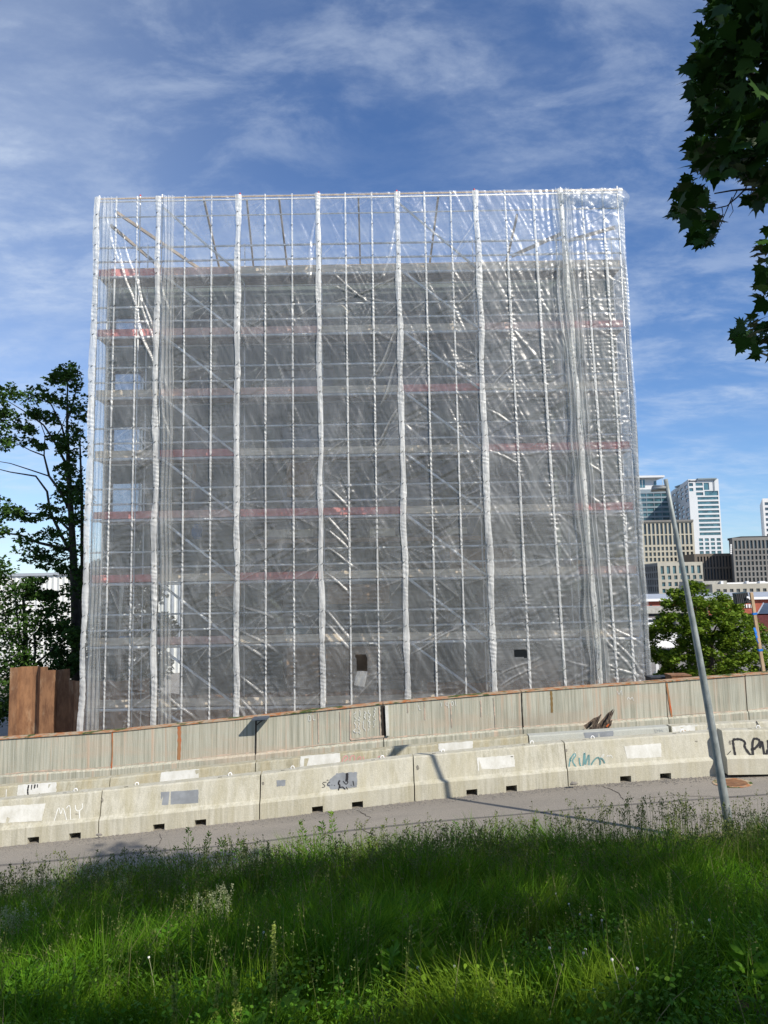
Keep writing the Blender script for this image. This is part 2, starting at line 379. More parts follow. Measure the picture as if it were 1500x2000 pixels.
M['lime'] = leafmat('far_leaf_green', (0.07, 0.14, 0.012), (0.19, 0.27, 0.03), 0.3, 0.6)
M['grass'] = leafmat('grass_blade', (0.045, 0.150, 0.005), (0.13, 0.27, 0.013), 0.38, 0.7)
M['grass_dry'] = leafmat('grass_dry', (0.22, 0.20, 0.09), (0.32, 0.27, 0.15), 0.2, 0.7)
M['seed'] = leafmat('grass_seed', (0.075, 0.125, 0.025), (0.17, 0.18, 0.065), 0.2, 0.7)
M['weed'] = leafmat('weed_leaf', (0.05, 0.16, 0.01), (0.13, 0.28, 0.025), 0.32, 0.6)
M['dock'] = leafmat('dock_leaf', (0.22, 0.32, 0.05), (0.38, 0.42, 0.11), 0.3, 0.6)
M['pale'] = leafmat('pale_panicle', (0.26, 0.30, 0.17), (0.42, 0.44, 0.27), 0.3, 0.7)
M['fluff'] = simple('fluff', (0.65, 0.65, 0.6), 0.9)
M['bark'] = simple('bark', (0.075, 0.062, 0.048), 0.95, var=0.35, scale=8, sc=(3, 3, 0.6), bump=0.6)
M['bark_far'] = simple('bark_far', (0.06, 0.055, 0.045), 0.95, var=0.3, scale=5)
# ------------------------------------------------------------------ road, verge, ground
FJ = [(-135, 1668, 13.9), (192, 1635, 14.1), (507, 1601, 14.3), (810, 1565, 14.4), (1110, 1536, 14.5), (1412, 1514.5, 14.55)]
FP = [U(*p) for p in FJ]
fx = [p[0] for p in FP]; fz = [p[2] for p in FP]
def zr(x):                              # height of the carriageway along the street
    x = np.asarray(x, float)
    z = np.interp(x, fx, fz)
    z = np.where(x < fx[0], fz[0] + (x - fx[0]) * 0.07 * np.exp(-np.abs(x - fx[0]) / 40), z)
    return np.where(x > fx[-1], fz[-1] + (x - fx[-1]) * 0.045 * np.exp(-np.abs(x - fx[-1]) / 40), z)
YE = 11.15                              # edge between grass and asphalt
def ground_z(x, y):
    x = np.asarray(x, float); y = np.asarray(y, float)
    u = np.clip((YE - y) / (YE - 1.0), 0, 1)
    top = 2.55 + 0.03 * x
    s = u ** 1.2
    bump_ = (vnoise(x + 50, y + 50, 1.3, 1.3, 3) - 0.5) * 0.22 * np.clip(u * 6, 0, 1)
    return zr(x) * (1 - s) + top * s + bump_ + 0.02
def sheet(name, xs, ys, zf, mat, kind='structure', skirt=0.0):
    X, Y = np.meshgrid(xs, ys); Z = zf(X, Y)
    n, m = X.shape; v = np.stack([X.ravel(), Y.ravel(), Z.ravel()], 1)
    i = np.arange(n - 1)[:, None] * m + np.arange(m - 1)[None, :]
    idx = np.stack([i, i + 1, i + 1 + m, i + m], -1).reshape(-1)
    me = np_mesh(name, v, np.full((n - 1) * (m - 1), 4), idx, mat, True)
    o = link(name, me); tag(o, kind=kind); return o
xs = np.concatenate([np.linspace(-60, -12, 20), np.linspace(-11.5, 14, 103), np.linspace(15, 60, 20)])
sheet('road', xs, np.linspace(11.0, 15.35, 12), lambda X, Y: zr(X) + 0.0 * Y, M['asphalt'])
sheet('grass_verge', xs, np.linspace(-9, 11.22, 60), ground_z, M['soil'])
sheet('tar_seam', np.linspace(-12, 14, 120), np.array([0.0, 1.0]),
      lambda X, Y: zr(X) + 0.004, M['tar'])  # thin, slightly wavy darker strip along the carriageway
o = bpy.data.objects['tar_seam']
co = np.empty(len(o.data.vertices) * 3, np.float32); o.data.vertices.foreach_get('co', co); co = co.reshape(-1, 3)
t_ = co[:, 1].copy(); wv = vnoise(co[:, 0] + 30, co[:, 0] * 0, 1.7, 1, 8)
co[:, 1] = 13.05 + 0.02 * co[:, 0] + (wv - 0.5) * 0.12 + t_ * (0.05 + 0.06 * wv); o.data.vertices.foreach_set('co', co.ravel())
sheet('road_edge_dirt', np.linspace(-14, 16, 160), np.linspace(11.1, 11.5, 3),
      lambda X, Y: zr(X) + 0.006 - (Y - 11.1) * 0.012, M['dirt'])
g = MB(); g.add([(-1500, 17.2, -2.2), (1500, 17.2, -2.2), (1500, 3000, -2.2), (-1500, 3000, -2.2)], [(0, 1, 2, 3)])
tag(g.build('ground', M['lot']), kind='structure')

# second row of barriers stands on a raised strip
SJ = [(-78, 1543, 15.85), (215, 1520, 15.85), (499, 1489, 15.85), (768, 1462, 15.85), (1032, 1437.5, 15.85), (1307, 1419, 15.85), (1590, 1404, 15.85)]
SP = [U(*p) for p in SJ]
def zs(x): return np.interp(x, [p[0] for p in SP], [p[2] for p in SP]) - 0.785
sheet('footpath', xs, np.array([15.355, 17.6]), lambda X, Y: zs(X) + 0.0 * Y, M['lot'])
kb = MB()
for i in range(60):
    a = -12 + i * 0.45; c = a + 0.445
    za, zb = float(zs(a)), float(zs(c)); ra, rb = float(zr(a)) - 0.1, float(zr(c)) - 0.1
    kb.add([(a, 15.34, ra), (c, 15.34, rb), (c, 15.34, zb + .003), (a, 15.34, za + .003), (a, 15.5, ra), (c, 15.5, rb), (c, 15.5, zb + .003), (a, 15.5, za + .003)],
           [(0, 1, 2, 3), (3, 2, 6, 7), (0, 3, 7, 4), (1, 5, 6, 2)])
tag(kb.build('kerb', M['barrier3']), kind='structure')

# ------------------------------------------------------------------ traffic barriers
PROF = [(0.0, 0.0), (0.0, 0.285), (0.012, 0.30), (0.075, 0.345), (0.165, 0.755), (0.185, 0.78),
        (0.415, 0.78), (0.435, 0.755), (0.525, 0.345), (0.588, 0.30), (0.60, 0.285), (0.60, 0.0)]
def plane_hit(px, py, p0, n, off=0.003):
    d = ray(px, py); p0 = np.array(p0) + np.array(n) * off
    return CAM + d * (((p0 - CAM) @ n) / (d @ n))
class Face:
    """upper sloping front face of one barrier, for the marks painted on it"""
    def __init__(s, p0, n, parent): s.p0, s.n, s.parent = np.array(p0), np.array(n) / np.linalg.norm(n), parent
    def pt(s, px, py, off=0.003): return plane_hit(px, py, s.p0, s.n, off)
    def patch(s, name, quad, mat, rag=0.7, off=0.003, label=None):
        pts = []
        rr = random.Random(int(quad[0][0] * 7 + quad[0][1]))
        for i in range(len(quad)):
            a, c = quad[i], quad[(i + 1) % len(quad)]
            for k in range(12):
                t = k / 12; j = rag * (1 if k else 0)
                pts.append((a[0] + (c[0] - a[0]) * t + rr.uniform(-j, j), a[1] + (c[1] - a[1]) * t + rr.uniform(-j, j)))
        m = MB(); a3 = [s.pt(x, y, off) for x, y in pts]; b3 = [p - s.n * (off - 0.0005) for p in a3]; n = len(pts)
        m.add(a3 + b3, [tuple(range(n))[::-1]] + [(i, (i + 1) % n, n + (i + 1) % n, n + i) for i in range(n)])
        o = m.build(name, mat, s.parent)
        if label: o['label'] = label
        return o
    def strokes(s, name, lines, width, mat, off=0.006, label=None):
        m = MB(); e1 = np.cross(s.n, (0, 0, 1)); e1 /= np.linalg.norm(e1)
        for ln in lines:
            w = width
            if len(ln) and isinstance(ln[0], (int, float)): w = ln[0]; ln = ln[1:]
            # smooth the polyline
            P = [np.array(p, float) for p in ln]
            for _ in range(2):
                if len(P) > 2:
                    Q = [P[0]]
                    for i in range(len(P) - 1): Q += [P[i] * .75 + P[i+1] * .25, P[i] * .25 + P[i+1] * .75]
                    P = Q + [P[-1]]
            P3 = [s.pt(p[0], p[1], off) for p in P]
            L, Rr = [], []
            for i, p in enumerate(P3):
                d = P3[min(i+1, len(P3)-1)] - P3[max(i-1, 0)]; q = np.cross(s.n, d); q /= np.linalg.norm(q) + 1e-9
                ww = w * (0.8 + 0.4 * math.sin(i * 1.7 + len(P)) ** 2)
                L.append(p + q * ww / 2); Rr.append(p - q * ww / 2)
            n = len(P3); m.add(L + Rr, [(i, i + 1, n + i + 1, n + i) for i in range(n - 1)])
        o = m.build(name, mat, s.parent)
        if label: o['label'] = label
        return o
def barrier(A, B, label, mat, group, pockets=(0.37, 0.63), loops=(0.2, 0.8), gap=0.02, zcut=0.0, rr=None):
    A = np.array(A, float); B = np.array(B, float); d = B - A; L = np.linalg.norm(d); u = d / L
    A = A + u * gap / 2; L -= gap
    back = np.array([-u[1], u[0], 0.0]); back /= np.linalg.norm(back)
    if back[1] < 0: back = -back
    t = thing('concrete_barrier', (A + u * L / 2 + back * 0.3), label, 'road barrier', group)
    rr = rr or random.Random(int(A[0] * 100)); m = MB()
    cuts = set(np.round(np.linspace(0, 1, 15), 4))
    pk = []
    for p in pockets: pk.append((p - 0.036, p + 0.036)); cuts |= {round(p - 0.036, 4), round(p + 0.036, 4)}
    cuts = sorted(cuts)
    def prof(k, zb, jit):
        out = []
        for i, (o_, z) in enumerate(PROF):
            z2 = max(z, zb); jo = jit if i in (4, 5, 2, 3) else 0
            end = 0.015 if (k in (0.0, 1.0) and 0 < i < 11) else 0
            out.append(A + u * (L * k + (end * (1 if k == 0 else -1) if False else 0)) + back * (o_ + rr.uniform(-jo, jo)) + np.array([0, 0, z2 + (rr.uniform(-jo, jo) if z2 > .2 else 0)]))
        return out
    segs = []
    for a, c in zip(cuts[:-1], cuts[1:]):
        mid = (a + c) / 2; segs.append(0.115 if any(p0 < mid < p1 for p0, p1 in pk) else 0.0)
    jprof = {}
    for k in cuts:
        rs = rr.random(); st = rr.getstate(); base = prof(k, 0.0, 0.004); rr.setstate(st); hi = prof(k, 0.115, 0.004); jprof[k] = (base, hi)
    for (a, c), zb in zip(zip(cuts[:-1], cuts[1:]), segs):
        P0 = jprof[a][1 if zb else 0]; P1 = jprof[c][1 if zb else 0]; n = len(PROF)
        m.add(P0 + P1, [(i, i + 1, n + i + 1, n + i) for i in range(n - 1)] + [(0, n, 2 * n - 1, n - 1)] )
    n = len(PROF)
    m.add(jprof[cuts[0]][0], [tuple(range(n))]); m.add(jprof[cuts[-1]][0], [tuple(range(n))[::-1]])
    # pocket side cheeks
    for p0, p1 in pk:
        for k in (round(p0, 4), round(p1, 4)):
            lo = jprof[k][0]; hi = jprof[k][1]
            m.add([lo[0], hi[0] + np.array([0, 0, 0.0]), hi[11], lo[11]], [(0, 1, 2, 3)])
    m.build('body', mat, t)
    for k in loops:
        c = A + u * L * k + back * 0.33 + np.array([0, 0, 0.775]); q = MB()
        q.tube([c + u * (math.cos(a) * 0.032) + np.array([0, 0, 0.02 + math.sin(a) * 0.036]) for a in np.linspace(-0.5, math.pi + 0.5, 11)], 0.008, 6)
        q.build('lifting_loop', M['tube'], t, True)
        q = MB(); e = c - u * 0.18 - back * 0.06
        q.beam(e - u * 0.035 + np.array([0, 0, .006]), e + u * 0.035 + np.array([0, 0, .006]), 0.02, 0.006); q.build('lifting_slot', M['joint'], t)
    f0 = A + back * 0.075 + np.array([0, 0, 0.345]); sl = back * 0.09 + np.array([0, 0, 0.41])
    nrm = np.cross(sl, u); nrm /= np.linalg.norm(nrm)
    if nrm[1] > 0: nrm = -nrm
    return t, Face(f0, nrm, t)
def C7(x, y): return (x / 3.5714, 1480 + y / 3.5714)
def C4(x, y): return (600 + x / 3.75, 1320 + y / 3.75)
def C5(x, y): return (1100 + x / 3.75, 1320 + y / 3.75)
def C8(x, y): return (750 + x / 2, 1280 + y / 2)
def L_(f, *pts): return [f(*p) for p in pts]
def chips(f, spots):
    for (x, y, w, h) in spots:
        r_ = random.Random(int(x * 3 + y)); q = [(x + math.cos(a) * w * r_.uniform(.6, 1.1), y + math.sin(a) * h * r_.uniform(.6, 1.1)) for a in np.arange(7) * 2 * math.pi / 7]
        f.patch('chip', q[::-1], M['chip'], .5, .0045)
M['chip'] = simple('broken_concrete', (0.22, 0.205, 0.17), 0.95, var=.35, scale=14, bump=.6)
gF = 'front row of concrete barriers along the road'; gS = 'second row of concrete barriers below the wall'
t, f = barrier(FP[0], FP[1], 'front row concrete barrier with white chalk letters M1Y, at the left end', M['barrier'], gF, (0.607, 0.86), (0.3, 0.82))
chips(f, [(150, 1590, 5, 1)])
f.patch('paint_patch', L_(C7, (-160, 352), (318, 318), (290, 440), (-160, 462)), M['patch'])
f.strokes('graffiti', [L_(C7, (375, 452), (412, 325), (422, 410), (440, 330), (470, 458)), L_(C7, (462, 352), (490, 320), (492, 436)),
   L_(C7, (462, 438), (500, 430), (535, 428)), L_(C7, (525, 330), (528, 365), (548, 374), (578, 352), (575, 318)), L_(C7, (552, 370), (560, 462))], 0.013, M['chalk'], label='white letters M1Y')
t, f = barrier(FP[1], FP[2], 'front row concrete barrier with a blue-grey overpainted patch near its middle', M['barrier'], gF)
chips(f, [(200, 1563, 2.5, 5), (330, 1590, 4, 1.2)])
f.patch('paint_patch', L_(C7, (1122, 240), (1385, 222), (1383, 315), (1122, 330)), M['patch_grey'], 0.4)
f.strokes('graffiti', [L_(C7, (820, 462), (835, 480), (858, 470)), L_(C7, (880, 445), (905, 460), (930, 450), (935, 470)), L_(C7, (925, 492), (950, 480), (985, 500))], 0.006, M['patch_grey'])
t, f = barrier(FP[2], FP[3], 'front row concrete barrier with black scrawled letters over a grey patch', M['barrier'], gF)
chips(f, [(514, 1530, 3, 4), (700, 1556, 6, 1), (640, 1524, 2, 1.2)])
f.patch('paint_patch', L_(C4, (140, 790), (215, 712), (365, 706), (365, 815), (160, 832)), M['patch_grey'], 1.2)
f.patch('paint_patch', L_(C8, (-420, 488), (-385, 486), (-385, 510), (-418, 512)), M['patch_grey'], 0.8)
f.strokes('graffiti', [L_(C4, (142, 778), (118, 780), (110, 792), (132, 802), (128, 814), (108, 818)), L_(C4, (168, 778), (148, 786), (150, 804), (168, 804)),
   L_(C4, (178, 798), (184, 802)), L_(C4, (196, 800), (202, 806)), [0.05] + L_(C4, (292, 712), (292, 745), (288, 775)), [0.03] + L_(C4, (238, 765), (226, 790), (240, 800), (236, 815)),
   [0.018] + L_(C4, (262, 770), (286, 800), (300, 775)), [0.02] + L_(C4, (240, 812), (228, 832), (232, 855)), [0.02] + L_(C4, (230, 820), (262, 812), (272, 828)),
   [0.016] + L_(C4, (285, 812), (296, 832), (312, 850)), [0.016] + L_(C4, (272, 822), (284, 850)), [0.016] + L_(C4, (335, 770), (342, 805)), L_(C4, (318, 800), (326, 803))], 0.011, M['ink'])
t, f = barrier(FP[3], FP[4], 'front row concrete barrier with the lamp post shadow and a white patch', M['barrier'], gF)
chips(f, [(816, 1500, 3, 6), (870, 1535, 14, 0.8), (1000, 1478, 3, 1.2)])
f.patch('paint_patch', L_(C8, (363, 400), (508, 388), (512, 435), (368, 451)), M['patch'])
t, f = barrier(FP[4], FP[5], 'front row concrete barrier with teal graffiti at its left end', M['barrier'], gF)
chips(f, [(1106, 1466, 2.5, 4), (1360, 1448, 3, 1.5)])
f.patch('paint_patch', L_(C5, (445, 515), (715, 493), (722, 595), (470, 606)), M['patch'])
f.strokes('graffiti', [L_(C5, (42, 668), (50, 615), (80, 565), (96, 580), (62, 622), (95, 668)), L_(C5, (118, 600), (122, 650), (140, 680), (150, 640), (152, 570), (162, 562), (158, 668), (178, 600), (192, 568), (188, 680)),
   L_(C5, (60, 600), (45, 612), (60, 625)), L_(C5, (150, 680), (240, 682), (272, 660), (272, 610), (252, 592), (215, 630), (200, 668)), L_(C5, (272, 600), (292, 612), (305, 640))], 0.026, M['teal'])
f.strokes('graffiti', [L_(C5, (276, 600), (290, 575), (303, 575), (285, 598)), L_(C5, (318, 596), (326, 578), (336, 592), (348, 576), (362, 600)), L_(C5, (90, 560), (80, 590)), L_(C5, (150, 562), (160, 560), (168, 590))], 0.010, M['chalk'])
A5 = U(1421, 1513.5, 14.30); B5 = U(1745, 1509, 14.1)
t, f = barrier(A5, B5, 'front row concrete barrier tagged with thick black letters at the right edge', M['barrier'], gF, loops=(0.25, 0.8))
chips(f, [(1426, 1450, 3, 5)])
f.strokes('graffiti', [[0.10] + L_(C5, (1213, 562), (1217, 566)), L_(C5, (1243, 470), (1252, 540), (1266, 608)), L_(C5, (1243, 466), (1300, 462), (1338, 488), (1322, 518), (1392, 604)),
   L_(C5, (1392, 604), (1384, 462), (1425, 458), (1446, 484), (1404, 536), (1376, 540)), L_(C5, (1440, 530), (1456, 462), (1470, 560), (1482, 605), (1498, 540)), [0.09] + L_(C5, (1474, 580), (1486, 590)),
   L_(C5, (1500, 470), (1512, 600), (1560, 590))], 0.042, M['ink'], label='thick black letters')

def sbar(i, label, mat, **k):
    a = SP[i].copy(); c = SP[i + 1].copy()
    for p in (a, c): p[2] -= 0.78; p[1] -= 0.165
    return barrier(a, c, label, mat, gS, **k)
t, f = sbar(0, 'second row concrete barrier with black scribble on white, above the letters M1Y', M['barrier2'], loops=())
f.patch('paint_patch', L_(C7, (125, 190), (392, 168), (395, 268), (118, 293)), M['patch'])
f.strokes('graffiti', [[0.03] + L_(C7, (200, 190), (192, 230), (196, 262)), [0.02] + L_(C7, (222, 188), (218, 222)), [0.03] + L_(C7, (245, 186), (240, 214)), [0.02] + L_(C7, (262, 185), (260, 208)),
   L_(C7, (172, 258), (180, 282)), L_(C7, (190, 258), (176, 270), (196, 280)), L_(C7, (200, 262), (212, 258), (214, 278), (200, 280), (200, 262)), L_(C7, (235, 255), (222, 262), (236, 268), (226, 278)),
   L_(C7, (245, 258), (256, 254), (256, 274), (245, 274), (245, 258)), L_(C7, (262, 252), (262, 276)), L_(C7, (276, 248), (264, 262), (270, 274))], 0.011, M['ink'])
f.strokes('graffiti', [L_(C7, (45, 220), (40, 300))], 0.012, M['chalk'])
t, f = sbar(1, 'second row concrete barrier with a plain white middle patch, left of the wall lamp', M['barrier2'], loops=())
f.patch('paint_patch', L_(C7, (1125, 102), (1388, 78), (1385, 178), (1112, 200)), M['patch'])
t, f = sbar(2, 'second row concrete barrier with a white patch and faint pink graffiti', M['barrier2'], loops=())
f.patch('paint_patch', [(587, 1477), (664, 1470.5), (665, 1500), (585, 1506.5)], M['patch'])
f.strokes('graffiti', [L_(C4, (250, 655), (262, 600), (290, 580), (300, 610), (270, 620), (290, 660)), L_(C4, (310, 655), (315, 590), (345, 580), (350, 620), (320, 650), (360, 650)),
   L_(C4, (365, 640), (370, 595), (400, 590), (380, 640), (420, 630), (410, 590)), L_(C4, (510, 640), (520, 585), (545, 600), (525, 620), (560, 640), (570, 590)), L_(C4, (575, 640), (590, 580), (600, 640), (620, 600))], 0.016, M['pink'])
q = MB(); q.beam(f.pt(534, 1508, 0.004), f.pt(549, 1506.5, 0.004), 0.02, 0.04); q.build('slot', M['joint'], t)
t, f = sbar(3, 'second row concrete barrier, white patch near its middle, beside the lamp shadow', M['barrier2'], loops=())
f.patch('paint_patch', L_(C4, (960, 497), (1213, 477), (1215, 592), (968, 598)), M['patch'])
t, f = sbar(4, 'cleaner pale grey second row barrier below the splintered timber', M['barrier3'], loops=(), gap=0.03)
f.patch('paint_patch', L_(C5, (150, 415), (368, 402), (368, 495), (165, 508)), M['patch_grey'], 0.5)
f.strokes('graffiti', [L_(C5, (668, 392), (682, 440)), L_(C5, (678, 395), (695, 398), (685, 415)), L_(C5, (702, 392), (708, 412), (722, 390), (728, 410)), L_(C5, (210, 500), (232, 455), (255, 430)), L_(C5, (-10, 480), (15, 525))], 0.008, M['patch_grey'])
t, f = sbar(5, 'second row concrete barrier with a white end patch, behind the lamp post', M['barrier'], loops=(), gap=0.09)
f.patch('paint_patch', L_(C5, (795, 370), (985, 357), (990, 455), (808, 468)), M['patch'])
f.strokes('graffiti', [L_(C5, (870, 405), (900, 395), (895, 420), (880, 440)), L_(C5, (905, 405), (915, 430), (900, 440)), L_(C5, (925, 400), (935, 420))], 0.008, M['orange_ink'])
f.patch('paint_patch', L_(C5, (1055, 378), (1085, 376), (1088, 448), (1062, 450)), M['patch_grey'], 0.5)
f.strokes('graffiti', [L_(C5, (1415, 330), (1432, 435)), L_(C5, (1415, 330), (1440, 375), (1450, 435))], 0.012, M['ink'])
# broken lumps of concrete at barrier ends
def lump(px, py, Y, r, seed, label):
    rr = np.random.default_rng(seed); c = U(px, py, Y); m = MB()
    n = 7; rings = [(0, .9), (.5, 1.0), (1.0, .5)]
    vs = []
    for h, s_ in rings:
        for k in range(n):
            a = 2 * math.pi * k / n; q = r * s_ * rr.uniform(.7, 1.25); vs.append((c[0] + q * math.cos(a) * 1.4, c[1] + q * math.sin(a) * .6, c[2] + h * r * rr.uniform(.8, 1.1)))
    fs = [(i*n+k, i*n+(k+1)%n, (i+1)*n+(k+1)%n, (i+1)*n+k) for i in range(2) for k in range(n)] + [tuple(range(2*n, 3*n))]
    m.add(vs, fs); o = m.build('concrete_lump', M['lot']); tag(o, label, 'rubble', 'broken concrete at the barrier feet')
lump(1120, 1533, 14.35, 0.06, 3, 'broken concrete lump at the foot of the teal graffiti barrier')
lump(193, 1632, 13.98, 0.04, 5, 'small concrete lump at the joint right of the letters M1Y')

# grit lying along the foot of the barriers, fine cracks in the asphalt
rg0 = np.random.default_rng(4); n = 2600
gx = rg0.uniform(-9, 9, n); gy = np.interp(gx, fx, [p[1] for p in FP]) - np.abs(rg0.normal(size=n)) * .16 - .01
ct = ([(-.5, -.5, 0), (.5, -.5, 0), (.5, .5, 0), (-.5, .5, 0), (0, 0, .6)], [(0, 1, 4), (1, 2, 4), (2, 3, 4), (3, 0, 4)])
rz = rg0.uniform(0, 6.28, n); rot = np.zeros((n, 3, 3)); rot[:, 0, 0] = np.cos(rz); rot[:, 0, 1] = -np.sin(rz); rot[:, 1, 0] = np.sin(rz); rot[:, 1, 1] = np.cos(rz); rot[:, 2, 2] = 1
me = cloud_mesh('grit', ct[0], ct[1], np.stack([gx, gy, zr(gx) + .004], 1), rot, rg0.uniform(.008, .03, n), M['lot']); tag(link('grit', me), 'loose grit along the foot of the front barriers', 'grit', kind='stuff')
def crack(pts, w):
    P = []
    for (a, c_) in zip(pts[:-1], pts[1:]):
        for k in range(8): P.append((a[0] + (c_[0]-a[0])*k/8 + rg0.normal()*.012, a[1] + (c_[1]-a[1])*k/8 + rg0.normal()*.012))
    m = MB(); vs = []
    for k, (x, y) in enumerate(P): 
        ww = w * rg0.uniform(.4, 1.2); z = float(zr(x)) + .0045; vs += [(x - ww/2, y - ww/2, z), (x + ww/2, y + ww/2, z)]
    m.add(vs, [(2*k, 2*k+1, 2*k+3, 2*k+2) for k in range(len(P)-1)]); tag(m.build('road_crack', M['joint']), kind='structure')
q = [U(x, y, 14) for x, y in ((1147, 1537), (1158, 1549))]; crack([(4.0, 14.4), (4.15, 13.9), (4.1, 13.3)], .015); crack([(-.6, 14.2), (-.35, 13.7), (-.5, 13.1), (-.2, 12.6)], .014); crack([(-4.2, 14.0), (-4.0, 13.4), (-4.3, 12.5)], .012); crack([(6.1, 13.1), (5.0, 13.5), (4.2, 13.4)], .012)
# ------------------------------------------------------------------ retaining wall
WY = 17.0
WT = [(-100, 1451), (220, 1430), (499, 1402), (748, 1375.5), (1018, 1352), (1300, 1332), (1455, 1319.5), (1640, 1306)]
WP = [U(x, y, WY) for x, y in WT]
_e = (WP[1] - WP[0]); WP = [WP[0] - _e * 2, WP[0] - _e] + WP + [WP[-1] + (WP[-1] - WP[-2]) * k for k in (1, 2, 3, 4)]
wall = thing('retaining_wall', (WP[3][0], WY, float(zs(0))), 'long board-marked concrete wall with a rusty top edge behind the barriers', 'wall')
def wtop(x): return float(np.interp(x, [p[0] for p in WP], [p[2] for p in WP]))
wn_ = np.array([0, -1.0, 0]); WF = Face((0, WY, 0), wn_, wall)
for i in range(len(WP) - 1):
    a, c = WP[i], WP[i + 1]; m = MB(); g_ = 0.018
    x0, x1 = a[0] + g_ / 2, c[0] - g_ / 2
    n = 10
    xsq = np.linspace(x0, x1, n)
    vs, fs = [], []
    yo = random.uniform(-0.004, 0.012)
    for x in xsq:
        zt = wtop(x); zb = float(zs(x)) - 0.2; zm = zt - 0.80
        vs += [(x, WY - 0.06 + yo, zb), (x, WY - 0.06 + yo, zm - 0.01), (x, WY + yo, zm + 0.03), (x, WY + yo, zt), (x, WY + 0.28, zt), (x, WY + 0.28, zb - 2.5)]
    for k in range(n - 1):
        for j in range(5): fs.append((k*6+j, k*6+6+j, k*6+7+j, k*6+j+1))
    fs += [tuple(range(6))[::-1], tuple((n-1)*6 + j for j in range(6))]
    m.add(vs, fs); m.build('wall_panel', M['wall'], wall)
    # rusty capping angle
    m = MB(); p = np.array([x0, WY + 0.13, wtop(x0) + 0.012]); q = np.array([x1, WY + 0.13, wtop(x1) + 0.012])
    m.beam(p, q, 0.31, 0.02); m.build('rusty_capping', M['rust_edge'], wall)
    # pale formwork seam low on the face
    m = MB(); vs = []; fs = []; nn = int((x1 - x0) / 0.12)
    rr = random.Random(i)
    for k in range(nn + 1):
        x = x0 + (x1 - x0) * k / nn; z = wtop(x) - 0.755 + 0.012 * math.sin(x * 3); h = rr.uniform(0.012, 0.04) * (1 if rr.random() > .15 else .3)
        vs += [(x, WY - 0.004, z - h / 2), (x, WY - 0.004, z + h / 2)]
    for k in range(nn): fs.append((2*k, 2*k+2, 2*k+3, 2*k+1))
    m.add(vs, fs); m.build('formwork_seam', M['seam'], wall)
    m = MB(); zt = wtop(x1)
    m.beam((c[0], WY + 0.03, float(zs(c[0]))), (c[0], WY + 0.03, c[2] + .02), 0.03, 0.02, up=(0, 1, 0)); m.build('joint', M['joint'], wall)
def wline(name, pts, w, mat, label=None, off=0.008): return WF.strokes(name, [pts], w, mat, off, label)
wline('rust_stain', [(350, 1419), (350.5, 1450), (349, 1484)], 0.075, M['stain'], 'bright orange rust streak')
wline('rust_stain', [(1302, 1334), (1308, 1372), (1314, 1412)], 0.04, M['stain'])
wline('rust_stain', [(219.5, 1431), (219.5, 1480), (216, 1512)], 0.03, M['stain'])
wline('rust_stain', [(1076, 1350), (1077.5, 1365), (1078, 1392)], 0.05, simple('stain_brown', (0.20, 0.13, 0.05), 0.9))
wline('rust_stain', [(1019, 1354), (1020, 1390), (1023, 1430)], 0.022, M['joint'])
m = MB(); a = WF.pt(755, 1378, 0.0); c = WF.pt(757.5, 1436, 0.0)
m.beam(a - np.array([0, .03, 0]), c - np.array([0, .03, 0]), 0.07, 0.06, up=(0, 1, 0)); m.build('pale_post', M['patch'], wall)
wline('joint_recess', [(747.5, 1378), (748.5, 1400), (750, 1438)], 0.085, M['joint'])
frame = [C4(318, 245), C4(316, 350), C4(318, 466)]; wline('formwork_seam', frame, 0.035, M['seam'])
wline('formwork_seam', [C4(318, 466), C4(440, 455), C4(565, 444)], 0.045, M['seam'], None, 0.010)
wline('formwork_seam', [C4(528, 225), C4(533, 330), C4(540, 440)], 0.03, M['seam'])
for (a, c_) in ((( 80, 270), (84, 495)), ((858, 190), (862, 322)), ((735, 200), (738, 270)), ((1365, 160), (1382, 415)), ((1270, 180), (1275, 300)), ((1050, 200), (1060, 380)), ((240, 260), (245, 480))):
    wline('formwork_seam', [C4(*a), C4((a[0]+c_[0])/2 + 1, (a[1]+c_[1])/2), C4(*c_)], 0.022, M['seam'], None, 0.0085)
# chalked handwriting and numerals
rr = random.Random(5); ln = []
for (x, y0, y1) in ((352, 262, 420), (382, 250, 420), (420, 258, 400), (455, 250, 398), (492, 235, 372)):
    y = y0; cur = [C4(x, y)]
    while y < y1:
        y += rr.uniform(5, 10); cur.append(C4(x + rr.choice([-11, -6, 7, 12]) * rr.uniform(.5, 1.1), y))
        if rr.random() < .22:
            ln.append(cur); y += 7; cur = [C4(x + rr.uniform(-8, 8), y)]
    if len(cur) > 1: ln.append(cur)
ln.append([C4(338, 398), C4(345, 416), C4(368, 412)])
WF.strokes('chalk_writing', ln, 0.011, M['chalk'], 0.009, 'white handwriting running down the panel')
num = [L_(C4, (980, 195), (985, 225)), L_(C4, (1018, 190), (1012, 215), (1032, 218)), L_(C4, (1030, 190), (1034, 235)), L_(C4, (1062, 185), (1052, 205), (1062, 222), (1076, 205), (1062, 185)), L_(C4, (1082, 180), (1090, 222)),
       L_(C4, (10, 290), (10, 330), (25, 330), (25, 295), (10, 290)), L_(C4, (42, 285), (42, 325), (60, 322)), L_(C5, (470, 175), (478, 150), (490, 178), (505, 150), (515, 182)), L_(C5, (395, 110), (410, 145), (425, 95), (432, 140)), L_(C4, (815, 215), (820, 250), (835, 248))]
WF.strokes('chalk_writing', num, 0.010, M['chalk'], 0.0095, 'faint white numerals')
